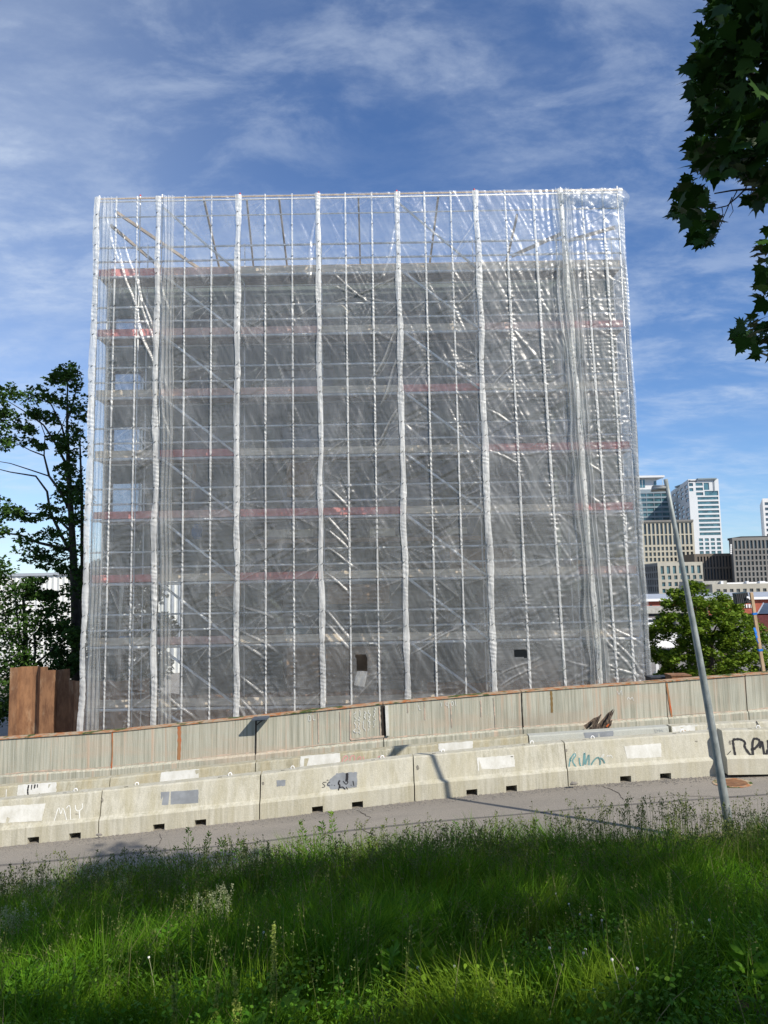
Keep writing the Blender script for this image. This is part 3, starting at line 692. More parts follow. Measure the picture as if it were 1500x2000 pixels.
# small lamp on a bracket
t = thing('wall_light', U(508, 1404, 16.8), 'small flat dark light on a bracket at a wall panel joint', 'light')
m = MB(); a = U(494, 1403.5, 16.78); c = U(525, 1401.5, 16.78); m.beam(a, c, 0.30, 0.035); m.beam(a * .8 + c * .2 - np.array([0, 0, .03]), a * .2 + c * .8 - np.array([0, 0, .03]), 0.18, 0.03)
m.build('housing', simple('slate_metal', (0.10, 0.12, 0.15), 0.4, 0.3), t)
m = MB(); m.tube([U(514, 1406, 16.8), U(506, 1412, 16.9), U(500, 1417, 16.97)], 0.012, 6); m.tube([U(501, 1407, 16.8), U(500.5, 1430, 16.97), U(499.5, 1486, 16.98)], 0.012, 6); m.build('bracket', M['black'], t)
# splintered timber
t = thing('splintered_timber', U(1172, 1424, 16.6), 'dark splintered timber jutting up above the pale second row barrier', 'timber')
b = NB('charred_wood'); cc = b.mix(b.rng(b.noise(8, (6, 6, 1), det=6, rough=0.75, rot=(0, R_(35), 0)), 0.4, 0.66), (0.035, 0.026, 0.022), (0.24, 0.18, 0.13)); b.pbr(cc, 0.9, 0, b.bump(b.noise(30), .5)); M['char'] = b.m
rr = random.Random(3)
for (x0, y0, x1, y1, w, Y) in ((1143, 1421, 1174, 1396, .10, 16.65), (1158, 1424, 1173, 1394, .10, 16.55), (1166, 1426, 1191, 1391, .12, 16.55), (1174, 1426, 1197, 1384, .13, 16.62), (1180, 1426, 1199, 1386, .10, 16.5), (1152, 1425, 1190, 1421, .10, 16.5), (1184, 1424, 1196, 1406, .09, 16.66)):
    a = U(x0, y0, Y); c = U(x1, y1, Y - rr.uniform(0, .12)); d = c - a; m = MB(); vs = []
    for k in range(6):
        tt = k / 5; ww = w * (1 - tt) ** 0.6 * rr.uniform(.75, 1.2) + 0.008; p = a + d * tt + np.array([rr.uniform(-.012, .012), 0, rr.uniform(-.012, .012)])
        pr = np.array([d[2], 0, -d[0]]); pr /= np.linalg.norm(pr)
        vs += [p - pr * ww / 2, p + pr * ww / 2, p + pr * ww * .2 + np.array([0, .03, 0])]
    m.add(vs, [(k*3+i, k*3+(i+1)%3, k*3+3+(i+1)%3, k*3+3+i) for k in range(5) for i in range(3)] + [(0, 2, 1)]); m.build('splinter', M['char'], t)
m = MB(); m.beam(U(1184, 1419, 16.5), U(1190, 1412, 16.5), .05, .03); o = m.build('orange_scrap', simple('orange_scrap', (.6, .13, .03), .6), t)

# ------------------------------------------------------------------ manhole cover, leaning street lamp
c = U(1430, 1526, 14.0); c[2] = float(zr(c[0])) + 0.004
t = thing('manhole_cover', c, 'round rusty manhole cover in the asphalt at the foot of the barriers', 'manhole cover')
for nm, r0, r1, h in (('rim', 0.26, 0.34, 0.006), ('lid', 0.0, 0.255, 0.010)):
    m = MB(); n = 36; vs = []; z = c[2]
    for k in range(n):
        a = 2 * math.pi * k / n
        for r, q in ((r0, 0), (r0, h), (r1, h), (r1, 0)):
            x = c[0] + r * math.cos(a); vs.append((x, c[1] + r * math.sin(a) * .95, float(zr(x)) + 0.004 + q))
    m.add(vs, [(4*k+j, 4*k+j+1, (4*k+5+j) % (4*n), (4*k+4+j) % (4*n)) for k in range(n) for j in range(3)]); m.build(nm, M['rust_edge'] if nm == 'rim' else M['rust'], t)
base = U(1432, 1658, 11.0); base[2] = float(zr(base[0])) - 0.1
top = U(1300, 936, 11.0)
t = thing('street_lamp', base, 'leaning galvanised lamp post with a small head, rising from the grass', 'street lamp')
m = MB(); pts = [base + (top - base) * k / 10 + np.array([0.05 * math.sin(k / 10 * math.pi), 0, 0]) * 0.4 for k in range(11)]
m.tube(pts, [0.066 - 0.036 * (k / 10) for k in range(11)], 24); m.build('pole', M['galv'], t, True)
hd = top + (base - top) * 0.022
m = MB(); e0 = hd + np.array([-0.02, 0.02, 0.0]); e1 = e0 + np.array([-0.16, 0.10, -0.02]); m.tube([hd, e1], 0.03, 10); m.build('arm', M['lamp'], t, True)
p0 = hd + np.array([0.0, 0.0, -0.02]); hx = U(1284, 954, 12.35) - p0; L0 = float(np.linalg.norm(hx)); hx /= L0
m = MB()
side = np.cross(hx, (0, 0, 1)); side /= np.linalg.norm(side); upv = np.cross(side, hx)
vs = []
for k, (w, h1, h0) in enumerate(((.07, .03, -.03), (.07, .03, -.03), (.16, .05, -.04), (.27, .055, -.05), (.27, .04, -.05), (.16, .01, -.03))):
    q = p0 + hx * (L0 * k / 5)
    vs += [q - side * w * .5 + upv * h0, q + side * w * .5 + upv * h0, q + side * w * .42 + upv * h1, q - side * w * .42 + upv * h1]
m.add(vs, [(k*4+i, k*4+(i+1)%4, k*4+4+(i+1)%4, k*4+4+i) for k in range(5) for i in range(4)] + [(0, 1, 2, 3), (23, 22, 21, 20)]); m.build('lamp_head', M['lamp'], t, True)
# ------------------------------------------------------------------ scaffold
FY, BY = 24.0, 24.95                   # front and back standards
def X_at(px, py=385, Y=FY): return float(U(px, py, Y)[0])
PT = [190, 312, 467, 623, 777, 930, 1093, 1214]        # strips at the top of the film
PB = [160, 303, 465, 632, 796, 966, 1171, 1271]        # and low down (y = 1340)
XT = [X_at(p) for p in PT]; XB = [X_at(p, 1340) for p in PB]
ZTOP = float(U(700, 381, FY)[2]); ZBOT = -1.0
ZREF = float(U(700, 1340, FY)[2])
lev_px = [530, 648, 767, 886.5, 1006, 1130.5, 1254, 1376]
LZ = [float(U(700, p, FY)[2]) for p in lev_px]
DECKZ = LZ
sc = thing('scaffold', (0, FY, ZBOT), 'tall steel tube scaffold with plank decks and red boards behind plastic film', 'scaffold')
def sx(i, z):                          # film seam position at height z
    t = (ZTOP - z) / (ZTOP - ZREF); return XT[i] + (XB[i] - XT[i]) * t
STD = [XT[0] + .05, X_at(273), X_at(316), X_at(468), X_at(622), X_at(775), X_at(927), X_at(1096), X_at(1207)]
capm = [M['tube'], M['red'], M['tube'], M['red'], M['red'], M['red'], M['red'], M['tube'], M['tube'], M['tube']]
for k, x in enumerate(STD):
    m = MB(); zt = ZTOP + 0.13
    m.tube([(x, FY + .06, ZBOT), (x, FY + .06, zt)], 0.024, 8)
    for z in LZ: 
        for dz in (0, .5, 1.0): m.tube([(x, FY + .06, z + dz - .03), (x, FY + .06, z + dz + .03)], 0.045, 8)
    st = m.build('standard', M['tube'], sc, True)
    m = MB(); m.tube([(x, FY + .06, zt), (x, FY + .06, zt + .05)], 0.028, 8); m.build('tip', capm[k], st)
    if k != 2:
        m = MB(); m.tube([(x, BY, ZBOT), (x, BY, ZTOP - 1.2)], 0.024, 8)
        for z in LZ: m.tube([(x, BY, z - .03), (x, BY, z + .03)], 0.045, 8)
        m.build('standard', M['tube'], sc, True)
BAYX = [STD[0], STD[2], STD[3], STD[4], STD[5], STD[6], STD[7], STD[8]]
# toe board colour per deck and bay: r red, w wood, p faded
TOE = ['rpwwwwwr', 'rppwwprr', 'wppwrwww', 'wrwwwrrr', 'rprrwwrr', 'rwrwwwpw', 'wpwwwwwr', 'wwwwwwww']
M['board_faded'] = simple('board_faded', (0.78, 0.50, 0.42), 0.8, var=0.25, scale=4)
tm = {'r': M['red_board'], 'w': M['wood'], 'p': M['board_faded']}
rr = random.Random(21)
for li, z in enumerate(LZ):
    for bi in range(7):
        x0, x1 = BAYX[bi] + .03, BAYX[bi + 1] - .03
        m = MB(); m.box((x0, FY + .085, z + .03), (x1, FY + .115, z + .03 + .24)); m.build('toe_board', tm[TOE[li][bi]], sc)
        m = MB()
        for q in range(3): m.box((x0, FY + .17 + q * .25, z - .03), (x1, FY + .40 + q * .25, z + .015))
        m.build('deck', M['deck'], sc)
        m = MB(); m.tube([(x0, FY + .04, z - .04), (x1, FY + .04, z - .04)], .045, 6)
        m.tube([(x0, BY, z - .055), (x1, BY, z - .055)], .024, 6); m.build('ledger', M['tube'], sc, True)
for li in range(7):                      # guard rails at half and full height over each deck
    z = LZ[li] 
    for bi in range(7):
        for dz in (.5, 1.0):
            m = MB(); m.tube([(BAYX[bi], FY + .03, z + dz), (BAYX[bi + 1], FY + .03, z + dz)], .035, 6)
            o = m.build('guard_rail', M['tube'], sc, True)
            if rr.random() < .35:
                xx = rr.uniform(BAYX[bi] + .3, BAYX[bi+1] - .3); q = MB(); q.tube([(xx, FY + .03, z + dz), (xx + .07, FY + .03, z + dz)], .027, 8)
                q.build('marker_band', rr.choice([M['red'], M['yellow'], M['yellow']]), o)
for z in (ZTOP - .07, float(U(700, 415, FY)[2])):
    m = MB(); m.tube([(BAYX[0], FY + .03, z), (BAYX[-1], FY + .03, z)], .024, 6); m.build('top_rail', M['tube'], sc, True)
for li in range(-1, 8):                  # diagonal braces in bay 2 and bay 5
    for bi in (1, 4):
        zt = (LZ[li] if li >= 0 else ZTOP - .35); zb = LZ[li + 1] if li < 7 else ZBOT
        if li == -1: zb = LZ[0]
        m = MB(); m.tube([(BAYX[bi] + .08, FY - .04, zt), (BAYX[bi + 1] - .05, FY - .04, zb + .05)], .042, 8); m.build('brace', M['tube'], sc, True)
# wooden batten along the top edge
m = MB(); a = U(188, 389, FY); c = U(1095, 372.5, FY); m.beam(a, c, .04, .035); m.build('top_batten', M['timber'], sc)
m = MB(); m.beam(U(1095, 372.5, FY), U(1216, 371, FY), .05, .05); m.build('top_batten', M['wood'], sc)
# ------------------------------------------------------------------ temporary roof frame over the top deck
rf = thing('temporary_roof_frame', (0, 26, LZ[0]), 'sloping timber rafters over the top deck, seen through the film', 'roof frame')
m = MB()
for (a, c) in (((228, 415), (400, 532)), ((216, 440), (340, 545)), ((398, 388), (430, 530)), ((482, 390), (496, 530)), ((545, 388), (562, 530)), ((700, 385), (704, 528)), ((856, 383), (838, 526)), ((1010, 420), (985, 530))):
    m = MB(); p = U(a[0], a[1], 24.35); q = U(c[0], c[1], 27.2); m.beam(p, q, .06, .11); m.build('rafter', M['deck'], rf)
for y in (525,):
    m = MB(); m.beam(U(300, y + 6, 27.2), U(1180, y - 8, 27.2), .12, .14); m.build('wall_plate', M['deck'], rf)
for (x0, y0, x1, y1) in ((1110, 470, 1215, 440), (1000, 500, 1100, 455)):
    m = MB(); m.beam(U(x0, y0, 26), U(x1, y1, 24.6), .06, .12); m.build('rafter', M['deck'], rf)

# ------------------------------------------------------------------ buildings: walls with real window openings
def building(name, loc, label, cat, sides, z0, z1, mat, roofmat=None, foot=None, group=None, paneM=None, paneboxes=True, recess=0.35):
    """sides: list of (A, B, windows, material); windows: list of (u0, u1, z0, z1) in metres along the side"""
    t = thing(name, loc, label, cat, group)
    shared = {}
    for (A, B, wins, mm, pm) in sides:
        A = np.array(A, float); B = np.array(B, float); d = B - A; L = np.linalg.norm(d); d /= L; nr = np.array([d[1], -d[0]])
        us = sorted({0.0, round(L, 3)} | {round(w[0], 3) for w in wins} | {round(w[1], 3) for w in wins})
        zs_ = sorted({round(z0, 3), round(z1, 3)} | {round(w[2], 3) for w in wins} | {round(w[3], 3) for w in wins})
        m = MB(); W3 = lambda u, z, r=0: (A[0] + d[0] * u - nr[0] * r, A[1] + d[1] * u - nr[1] * r, z)
        for i in range(len(us) - 1):
            for j in range(len(zs_) - 1):
                uc, zc_ = (us[i] + us[i+1]) / 2, (zs_[j] + zs_[j+1]) / 2
                if any(w[0] < uc < w[1] and w[2] < zc_ < w[3] for w in wins): continue
                m.add([W3(us[i], zs_[j]), W3(us[i+1], zs_[j]), W3(us[i+1], zs_[j+1]), W3(us[i], zs_[j+1])], [(0, 1, 2, 3)])
        for (u0, u1, a, c) in wins:
            f = [W3(u0, a), W3(u1, a), W3(u1, c), W3(u0, c)]; g_ = [W3(u0, a, recess), W3(u1, a, recess), W3(u1, c, recess), W3(u0, c, recess)]
            m.add(f + g_, [(0, 1, 5, 4), (1, 2, 6, 5), (2, 3, 7, 6), (3, 0, 4, 7)])
        m.build('wall', mm or mat, t)
        for k, (u0, u1, a, c) in enumerate(wins):
            key = (round(u1 - u0, 2), round(c - a, 2), round(d[0], 3), id(pm))
            if key not in shared:
                q = MB(); hw, hh = (u1 - u0) / 2 + .02, (c - a) / 2 + .02
                q.add([(-d[0]*hw, -d[1]*hw, -hh), (d[0]*hw, d[1]*hw, -hh), (d[0]*hw, d[1]*hw, hh), (-d[0]*hw, -d[1]*hw, hh),
                       (-d[0]*hw - nr[0]*.06, -d[1]*hw - nr[1]*.06, -hh), (d[0]*hw - nr[0]*.06, d[1]*hw - nr[1]*.06, -hh), (d[0]*hw - nr[0]*.06, d[1]*hw - nr[1]*.06, hh), (-d[0]*hw - nr[0]*.06, -d[1]*hw - nr[1]*.06, hh)],
                      [(0, 1, 2, 3), (7, 6, 5, 4), (0, 4, 5, 1), (2, 6, 7, 3)])
                shared[key] = q.mesh('window', pm or paneM)
            link('window', shared[key], t, W3((u0+u1)/2, (a+c)/2, recess - .03))
    if foot:
        m = MB(); n = len(foot); vs = [(x, y, z1) for x, y in foot] + [(x, y, z1 + .3) for x, y in foot]
        m.add(vs, [tuple(range(n, 2*n))] + [(i, (i+1) % n, n + (i+1) % n, n + i) for i in range(n)]); m.build('roof', roofmat or mat, t)
    return t
def grid(L, cols, rows, z0, z1, fu=0.6, fz=0.6, m0=0.0, m1=0.0):
    out = []; cw = (L - m0 - m1) / cols; rh = (z1 - z0) / rows
    for j in range(rows):
        for i in range(cols):
            u = m0 + cw * (i + .5); z = z0 + rh * (j + .5)
            out.append((u - cw * fu / 2, u + cw * fu / 2, z - rh * fz / 2, z + rh * fz / 2))
    return out
def glass(name, c, rough=0.12):
    b = NB(name); n = b.rng(b.noise(0.35, det=3), 0.35, 0.65); col = b.mix(n, c, tuple(v * 2.2 + .01 for v in c)); b.pbr(col, rough, 0.0, None, 0.9); return b.m
M['g_dark'] = glass('glass_dark', (0.02, 0.03, 0.04)); M['g_teal'] = glass('glass_teal', (0.025, 0.07, 0.085)); M['g_blue'] = glass('glass_blue', (0.08, 0.28, 0.36), 0.25)
M['g_int'] = glass('glass_unlit', (0.012, 0.014, 0.014), 0.3)
# the building under renovation, behind the scaffold
YB = 26.2
BX0, BX1 = X_at(206, 700, YB), X_at(1205, 700, YB); BXL = X_at(352, 1200, YB)
zr0 = float(U(700, 531, YB)[2]); Lb = BX1 - BX0
ZL = float(U(300, 1108, YB)[2])                       # below this the building steps back from the left corner
wins, winl = [], []
for li in range(1, 8):
    zc_ = LZ[li] + 0.50
    for k, (c0, w) in enumerate(((0.25, 1.15), (3.0, 1.1), (6.4, 1.9), (10.2, 1.6), (13.2, 1.9), (16.3, 1.2))):
        if li <= 4: wins.append((c0, c0 + w, zc_ - 0.1, zc_ + 1.05))
        elif BX0 + c0 > BXL + .2: winl.append((BX0 + c0 - BXL, BX0 + c0 + w - BXL, zc_ - 0.1, zc_ + 1.0))
M['rendered_wall'] = simple('bare_render', (0.085, 0.105, 0.095), 0.9, var=0.25, scale=0.9, bump=0.3)
M['ply'] = simple('plywood', (0.30, 0.21, 0.14), 0.85, var=0.3, scale=2)
M['g_mirror'] = simple('coated_glass', (0.42, 0.47, 0.52), 0.06, 0.9, var=.1)
ub = building('building_under_renovation', (0, YB, ZBOT), 'dark grey building under renovation hidden behind the scaffold and film', 'building',
    [((BX0, YB), (BX1, YB), wins, None, None), ((BX0, 31.2), (BX0, YB), [], None, None), ((BX1, YB), (BX1, 31.2), [], None, None), ((BX1, 31.2), (BX0, 31.2), [], None, None)],
    ZL, zr0, M['rendered_wall'], M['deck'], [(BX0, YB), (BX1, YB), (BX1, 31.2), (BX0, 31.2)], paneM=M['g_int'], recess=.2)
for ch in ub.children:                  # sky-reflecting coated panes in the left bay
    if ch.name.startswith('window') and (ch.location + ub.location).x < BX0 + 1.5:
        ch.data = ch.data.copy() if ch.data.users > 1 else ch.data; ch.data.materials[0] = M['g_mirror']
lo = building('lower_storeys', (0, YB, ZBOT), 'x', 'building',
    [((BXL, YB + .01), (BX1, YB + .01), winl, None, None), ((BXL, 31.2), (BXL, YB), [], None, None), ((BX1, YB), (BX1, 31.2), [], None, None)],
    ZBOT, ZL, M['rendered_wall'], M['deck'], [(BX0, YB + .02), (BX1 - .01, YB + .02), (BX1 - .01, 31.1), (BX0, 31.1)], paneM=M['g_int'], recess=.2)
for ch in list(lo.children):            # the two masses are one building
    if ch.name.startswith('roof'): ch.name = 'floor_slab'; ch.location = Vector(ch.location) + Vector((0, 0, -.31))
    ch.parent = ub; ch.location = Vector(ch.location) + lo.location - ub.location
bpy.data.objects.remove(lo)
for px in (222, 300):
    x = X_at(px, 1200, YB + .3); m = MB(); m.box((x - .12, YB + .2, ZBOT), (x + .12, YB + .45, ZL - .3)); m.build('column', M['rendered_wall'], ub)
# brown boarding on parts of the lower wall
for (x0, y0, x1, y1) in ((420, 1165, 470, 1105), (560, 1355, 745, 1262), (880, 1120, 1000, 1070), (640, 1180, 760, 1140), (560, 970, 610, 900), (1000, 1340, 1090, 1290)):
    a, c_ = U(x0, y0, YB - .06), U(x1, y1, YB - .06); m = MB(); m.box((a[0], YB - .06, a[2]), (c_[0], YB - .004, c_[2])); m.build('boarding', M['ply'], ub)
# stored boards, sacks and cloth on the decks
m = None
def sack(px, py, Y, w, h, mat, label, cat, name, seed, group=None):
    c = U(px, py, Y); rr_ = np.random.default_rng(seed); m = MB(); n, k = 12, 7; vs = []
    for j in range(k):
        t_ = j / (k - 1); r = math.sin(math.pi * (0.12 + 0.8 * t_)) ** .6
        for i in range(n):
            a = 2 * math.pi * i / n; q = r * rr_.uniform(.82, 1.12); vs.append((c[0] + q * w / 2 * math.cos(a), c[1] + q * w * .3 * math.sin(a), c[2] + h * t_ + rr_.uniform(-.02, .02)))
    m.add(vs, [(j*n+i, j*n+(i+1)%n, (j+1)*n+(i+1)%n, (j+1)*n+i) for j in range(k-1) for i in range(n)] + [tuple(range(n))[::-1], tuple((k-1)*n+i for i in range(n))])
    o = m.build(name, mat, None, True); tag(o, label, cat, group)
M['sack'] = simple('sack_cloth', (0.62, 0.58, 0.48), 0.9); M['tarp_blue'] = simple('blue_tarp', (0.03, 0.16, 0.38), 0.5)
gI = 'things left on the scaffold decks'
sack(598, 1003, 24.5, .36, .2, M['sack'], 'pale sack on the deck left of the third white seam', 'sack', 'sack', 1, gI)
sack(745, 1002, 24.5, .24, .2, M['sack'], 'left one of two pale sacks on a red-edged deck', 'sack', 'sack', 2, gI)
sack(760, 1001, 24.5, .22, .18, M['sack'], 'right one of two pale sacks on a red-edged deck', 'sack', 'sack', 3, gI)
sack(243, 1254, 24.5, .5, .18, M['tarp_blue'], 'folded blue tarpaulin on a low deck near the left film corner', 'tarpaulin', 'folded_tarpaulin', 4, gI)
sack(385, 1052, 25.2, .4, .5, M['tarp_blue'], 'blue bundle on a deck between the left diagonal braces', 'bundle', 'cloth_bundle', 5, gI)
sack(582, 1250, 24.6, .9, .55, simple('teal_cloth', (.10, .2, .22), .7), 'rounded teal bundle on a deck right of the second wide seam', 'bundle', 'cloth_bundle', 6, gI)
sack(655, 620, 24.4, 1.0, .42, M['sack'], 'pale crumpled cloth on a high deck right of the third seam', 'cloth', 'crumpled_cloth', 7, gI)
sack(1213, 1120, 24.4, .42, .75, simple('khaki', (.45, .38, .2), .9), 'beige bundle standing on a deck near the right film corner', 'bundle', 'cloth_bundle', 8, gI)
sack(370, 622, 25.0, .3, .6, M['sack'], 'upright pale bundle on the second deck at the left brace', 'bundle', 'cloth_bundle', 9, gI)
def board(px0, py0, px1, py1, Y, h, mat, label, name='timber_board'):
    m = MB(); m.beam(U(px0, py0, Y), U(px1, py1, Y), .05, h, up=(0, 0, 1)); tag(m.build(name, mat), label, 'board', 'boards leaned against the wall behind the decks')
board(515, 1042, 612, 1041, 25.3, .26, M['sack'], 'pale board on the wall, left of the third seam')
board(722, 1040, 772, 1039, 25.3, .28, M['sack'], 'short pale board left of the fourth seam')
board(873, 1037, 912, 1036, 25.3, .22, M['sack'], 'short pale board right of the fourth seam')
board(480, 1058, 960, 1050, 25.4, .14, M['ply'], 'long brown board running behind the fourth and fifth decks')
board(376, 985, 382, 880, 25.6, .28, M['ply'], 'upright brown plank behind the left braces, lower')
board(505, 1240, 610, 1236, 25.5, .3, M['ply'], 'brown board behind the lowest red-edged deck')

# ------------------------------------------------------------------ sheet pile wall in front of the building pit
sp = thing('sheet_pile_wall', (-11, 25.3, -1), 'row of brown rusty interlocking steel sheet piles left of the film', 'sheet piles')
def pile(x0, w, ztop, kind, y0=25.3):
    m = MB(); th = .02; prof = ([(0, .0), (w * .42, .0), (w * .5, .12), (w, .30)] if kind == 0 else [(0, .3), (w * .3, .30), (w * .62, .02), (w, .0)])
    vs = []
    for (a, c_) in prof:
        for z in (-1.5, ztop + (0 if a < w * .5 else rr.uniform(-.02, .02))): vs += [(x0 + a, y0 + c_, z), (x0 + a, y0 + c_ + th, z)]
    n = len(prof); fs = []
    for i in range(n - 1):
        b0, b1 = 4 * i, 4 * i + 4; fs += [(b0, b1, b1 + 2, b0 + 2), (b0 + 1, b0 + 3, b1 + 3, b1 + 1), (b0 + 2, b1 + 2, b1 + 3, b0 + 3)]
    fs += [(0, 2, 3, 1), (4*n-4, 4*n-3, 4*n-1, 4*n-2)]
    m.add(vs, fs); m.build('sheet_pile', M['rust'], sp)
pw = [(20, 55, 1304), (55, 92, 1303), (92, 128, 1309), (128, 156, 1331), (156, 198, 1334), (198, 240, 1331), (240, 285, 1328)]
for i, (a, c_, y) in enumerate(pw):
    p, q = U(a, y, 25.3), U(c_, y, 25.3); pile(p[0], q[0] - p[0] + .02, p[2], i % 2)
x = float(U(285, 1350, 25.3)[0])
for i in range(26):
    pile(x, .64, float(U(700, 1352, 25.3)[2]) + .04 * math.sin(i * 2.1) + (0.25 if i > 14 else 0), i % 2); x += .63
# ------------------------------------------------------------------ plastic film
H_ = 0.034
def seg_ridge(X, Z, x0, z0, x1, z1, w, amp):
    """crease running from one point to another on the sheet"""
    dx, dz = x1 - x0, z1 - z0; L = math.hypot(dx, dz); dx /= L; dz /= L
    s = (X - x0) * dx + (Z - z0) * dz; q = (X - x0) * -dz + (Z - z0) * dx
    q = q + 0.04 * np.sin(s * 3.1 + x0)
    env = np.clip(s / (0.15 * L) , 0, 1) * np.clip((L - s) / (0.3 * L), 0, 1)
    ww = w * (0.35 + 0.9 * np.clip(s / L, 0, 1))
    return amp * env * np.exp(-(q / ww) ** 2)
def px2xz(px, py): p = U(px, py, FY); return float(p[0]), float(p[2])
CREASES = [  # prominent creases of the photograph, in pixels: x0 y0 x1 y1
 (232,430,330,780),(256,600,335,800),(225,470,300,720),(262,520,312,700),(200,410,250,560),(300,1330,392,1412),(303,1345,340,1420),(470,1180,540,1210),(470,1228,545,1275),
 (470,1250,520,1290),(470,1315,520,1365),(472,1360,500,1400),(468,1372,480,1400),(632,1190,690,1250),(632,1215,690,1270),(632,950,684,990),(634,1010,690,1060),(634,1035,690,1075),(636,1070,700,1110),
 (634,1120,690,1160),(800,1258,880,1232),(800,1275,900,1225),(1172,1220,1270,1335),(1172,1235,1255,1340),(1172,1210,1255,1262),(1175,1290,1265,1330),(970,1320,1060,1280),(970,1345,1040,1300),
 (1140,900,1180,925),(1140,960,1175,985),(1128,610,1165,585),(1215,560,1180,540),(1215,545,1170,580),(1100,1290,1165,1300),(640,560,770,600),(640,600,776,548),(700,580,776,545),(650,540,730,600),
 (778,640,720,760),(778,800,716,900),(778,700,740,800),(624,400,596,540),(624,440,600,560),(778,430,752,520),(778,470,740,550),(932,420,880,520),(932,560,890,600),(310,520,335,640),(312,700,332,770),(312,760,335,880),
 (1120,380,1110,560),(1108,380,1116,640),(1098,390,1104,560),(1090,380,1098,520),(1130,420,1215,400),(1130,445,1215,410),(1140,410,1218,430),(945,880,1010,905),(945,800,1000,830),(1010,700,960,760)]
def film_panel(i, label, holes=(), op=None):
    seed = 100 + i; rg = np.random.default_rng(seed)
    zs_ = np.arange(ZBOT + .1, ZTOP + .001, H_); nz = len(zs_)
    wmid = XB[i + 1] - XB[i]; nx = int(wmid / H_) + 1
    t = np.linspace(0, 1, nx); Z, T = np.meshgrid(zs_, t, indexing='ij')
    fr = (ZTOP - Z) / (ZTOP - ZREF)
    XL = XT[i] + (XB[i] - XT[i]) * fr; XR = XT[i+1] + (XB[i+1] - XT[i+1]) * fr
    X = XL + (XR - XL) * T
    if i == 0: ztl = U(189, 390, FY)[2]
    D = np.zeros_like(X)
    D += (vnoise(X + 40, Z + 40, 0.9, 1.6, seed) - .5) * .07 * np.sin(T * math.pi)
    D += (vnoise(X * .9 + Z * .35 + 40, Z + 40, 0.16, 1.1, seed + 1) - .5) * .042 * np.clip(vnoise(X+77,Z+12,1.3,1.7,seed+40)*3-1.2,.12,.8 if i < 5 else .45)
    D += (vnoise(X * .93 + Z * .45 + 30, Z + 70, 0.07, 0.6, seed + 2) - .5) * .019
    wr = vnoise(X + 10, Z + 10, 1.1, 1.3, seed + 3)
    D += (vnoise(X * .8 + 20, Z - .5 * X + 20, .8, .10, seed + 4) - .5) * .06 * np.clip(wr * 2 - .9, 0, 1)
    # puckers along the fixings
    for e in (0.0, 1/3, 2/3, 1.0):
        dist = np.abs(T - e) * (XR - XL); ph = vnoise(Z * 1.0 + 17 * e + 9, Z * 0, .33, 1, seed + 7) * 14
        a = .016 * (0.4 + 1.2 * vnoise(Z + 5, Z * 0, 1.4, 1, seed + 9 + int(e * 9)))
        D += a * np.exp(-dist / .13) * np.sin(Z * 38 + ph)
    D0 = D.copy()
    # folds fanning out from the ties
    for e in (0.0, 1/3, 2/3, 1.0):
        for li, z in enumerate(DECKZ + [ZTOP - .2]):
            for dz in (.5, 1.0, 0.0):
                if rg.random() < .45: continue
                zc_ = z + dz
                xe = float(np.interp(zc_, zs_, (XL + (XR - XL) * e)[:, 0]))
                dx = X - xe; dzv = Z - zc_; r = np.hypot(dx, dzv); m = r < 2.2
                if not m.any(): continue
                th = np.arctan2(dzv, dx); side = 1 if e == 0 else (-1 if e == 1 else rg.choice([-1, 1]))
                k = rg.uniform(8, 16); R = rg.uniform(.22, .75); amp = rg.uniform(.005, .016)
                cen = rg.uniform(-1.2, .2) if side > 0 else math.pi + rg.uniform(-.2, 1.2)
                da = np.angle(np.exp(1j * (th - cen)))
                D += np.where(m, -amp * np.exp(-r / R) * np.minimum(r / .18, 1.0 + r) * (2.2 * (1 - np.abs(np.sin(k * .5 * th + rg.uniform(0, 6)))) ** 2.4 - .8) * np.exp(-(da / .9) ** 2), 0)
    for (a, b_, c_, d_) in CREASES:
        x0, z0 = px2xz(a, b_); x1, z1 = px2xz(c_, d_)
        if max(x0, x1) < X.min() - .2 or min(x0, x1) > X.max() + .2: continue
        D += -seg_ridge(X, Z, x0, z0, x1, z1, .040, .040) + seg_ridge(X, Z, x0 + .07, z0, x1 + .09, z1, .035, .03)
    for k in range(20):
        x0 = rg.uniform(X.min(), X.max()); z0 = rg.uniform(0, ZTOP - 1); an = rg.uniform(-1.5, -.9) if rg.random() < .7 else rg.uniform(-2.3, -.6); L = rg.uniform(.5, 2.6)
        D += -seg_ridge(X, Z, x0, z0, x0 + L * math.cos(an), z0 + L * math.sin(an), .018, rg.uniform(.006, .018))
    if i == 6:    # loose vertical curtain folds at the right hand seam
        D += .05 * np.exp(-T * 5) * np.sin(T * 60) * np.clip((Z - 8) / 4, 0, 1)
    if i == 5:
        D += .045 * np.exp(-(1 - T) * 9) * np.sin(T * 90) * np.clip((Z - 9) / 5, 0, 1)
    pull = np.clip(np.abs(T - .5) * 2, 0, 1) ** 6
    Yv = FY - .12 + np.clip(D, -.5, .035) * (1 - .6 * pull)
    top = np.interp(X, [U(188, 0, FY)[0], U(1095, 0, FY)[0], U(1216, 0, FY)[0]], [U(188, 389, FY)[2], U(1095, 372.5, FY)[2], U(1216, 371, FY)[2]])
    Zv = ZBOT + (Z - ZBOT) * (top - ZBOT) / (ZTOP - ZBOT)
    idx = (np.arange(nz - 1)[:, None] * nx + np.arange(nx - 1)[None, :])
    keep = np.ones(idx.shape, bool)
    Xc = X[:-1, :-1] + H_ / 2; Zc = Zv[:-1, :-1] + H_ / 2
    for poly in holes:
        P = [px2xz(*p) for p in poly]
        keep &= ~inpoly(Xc.ravel(), Zc.ravel(), P).reshape(idx.shape)
    idx = idx[keep]
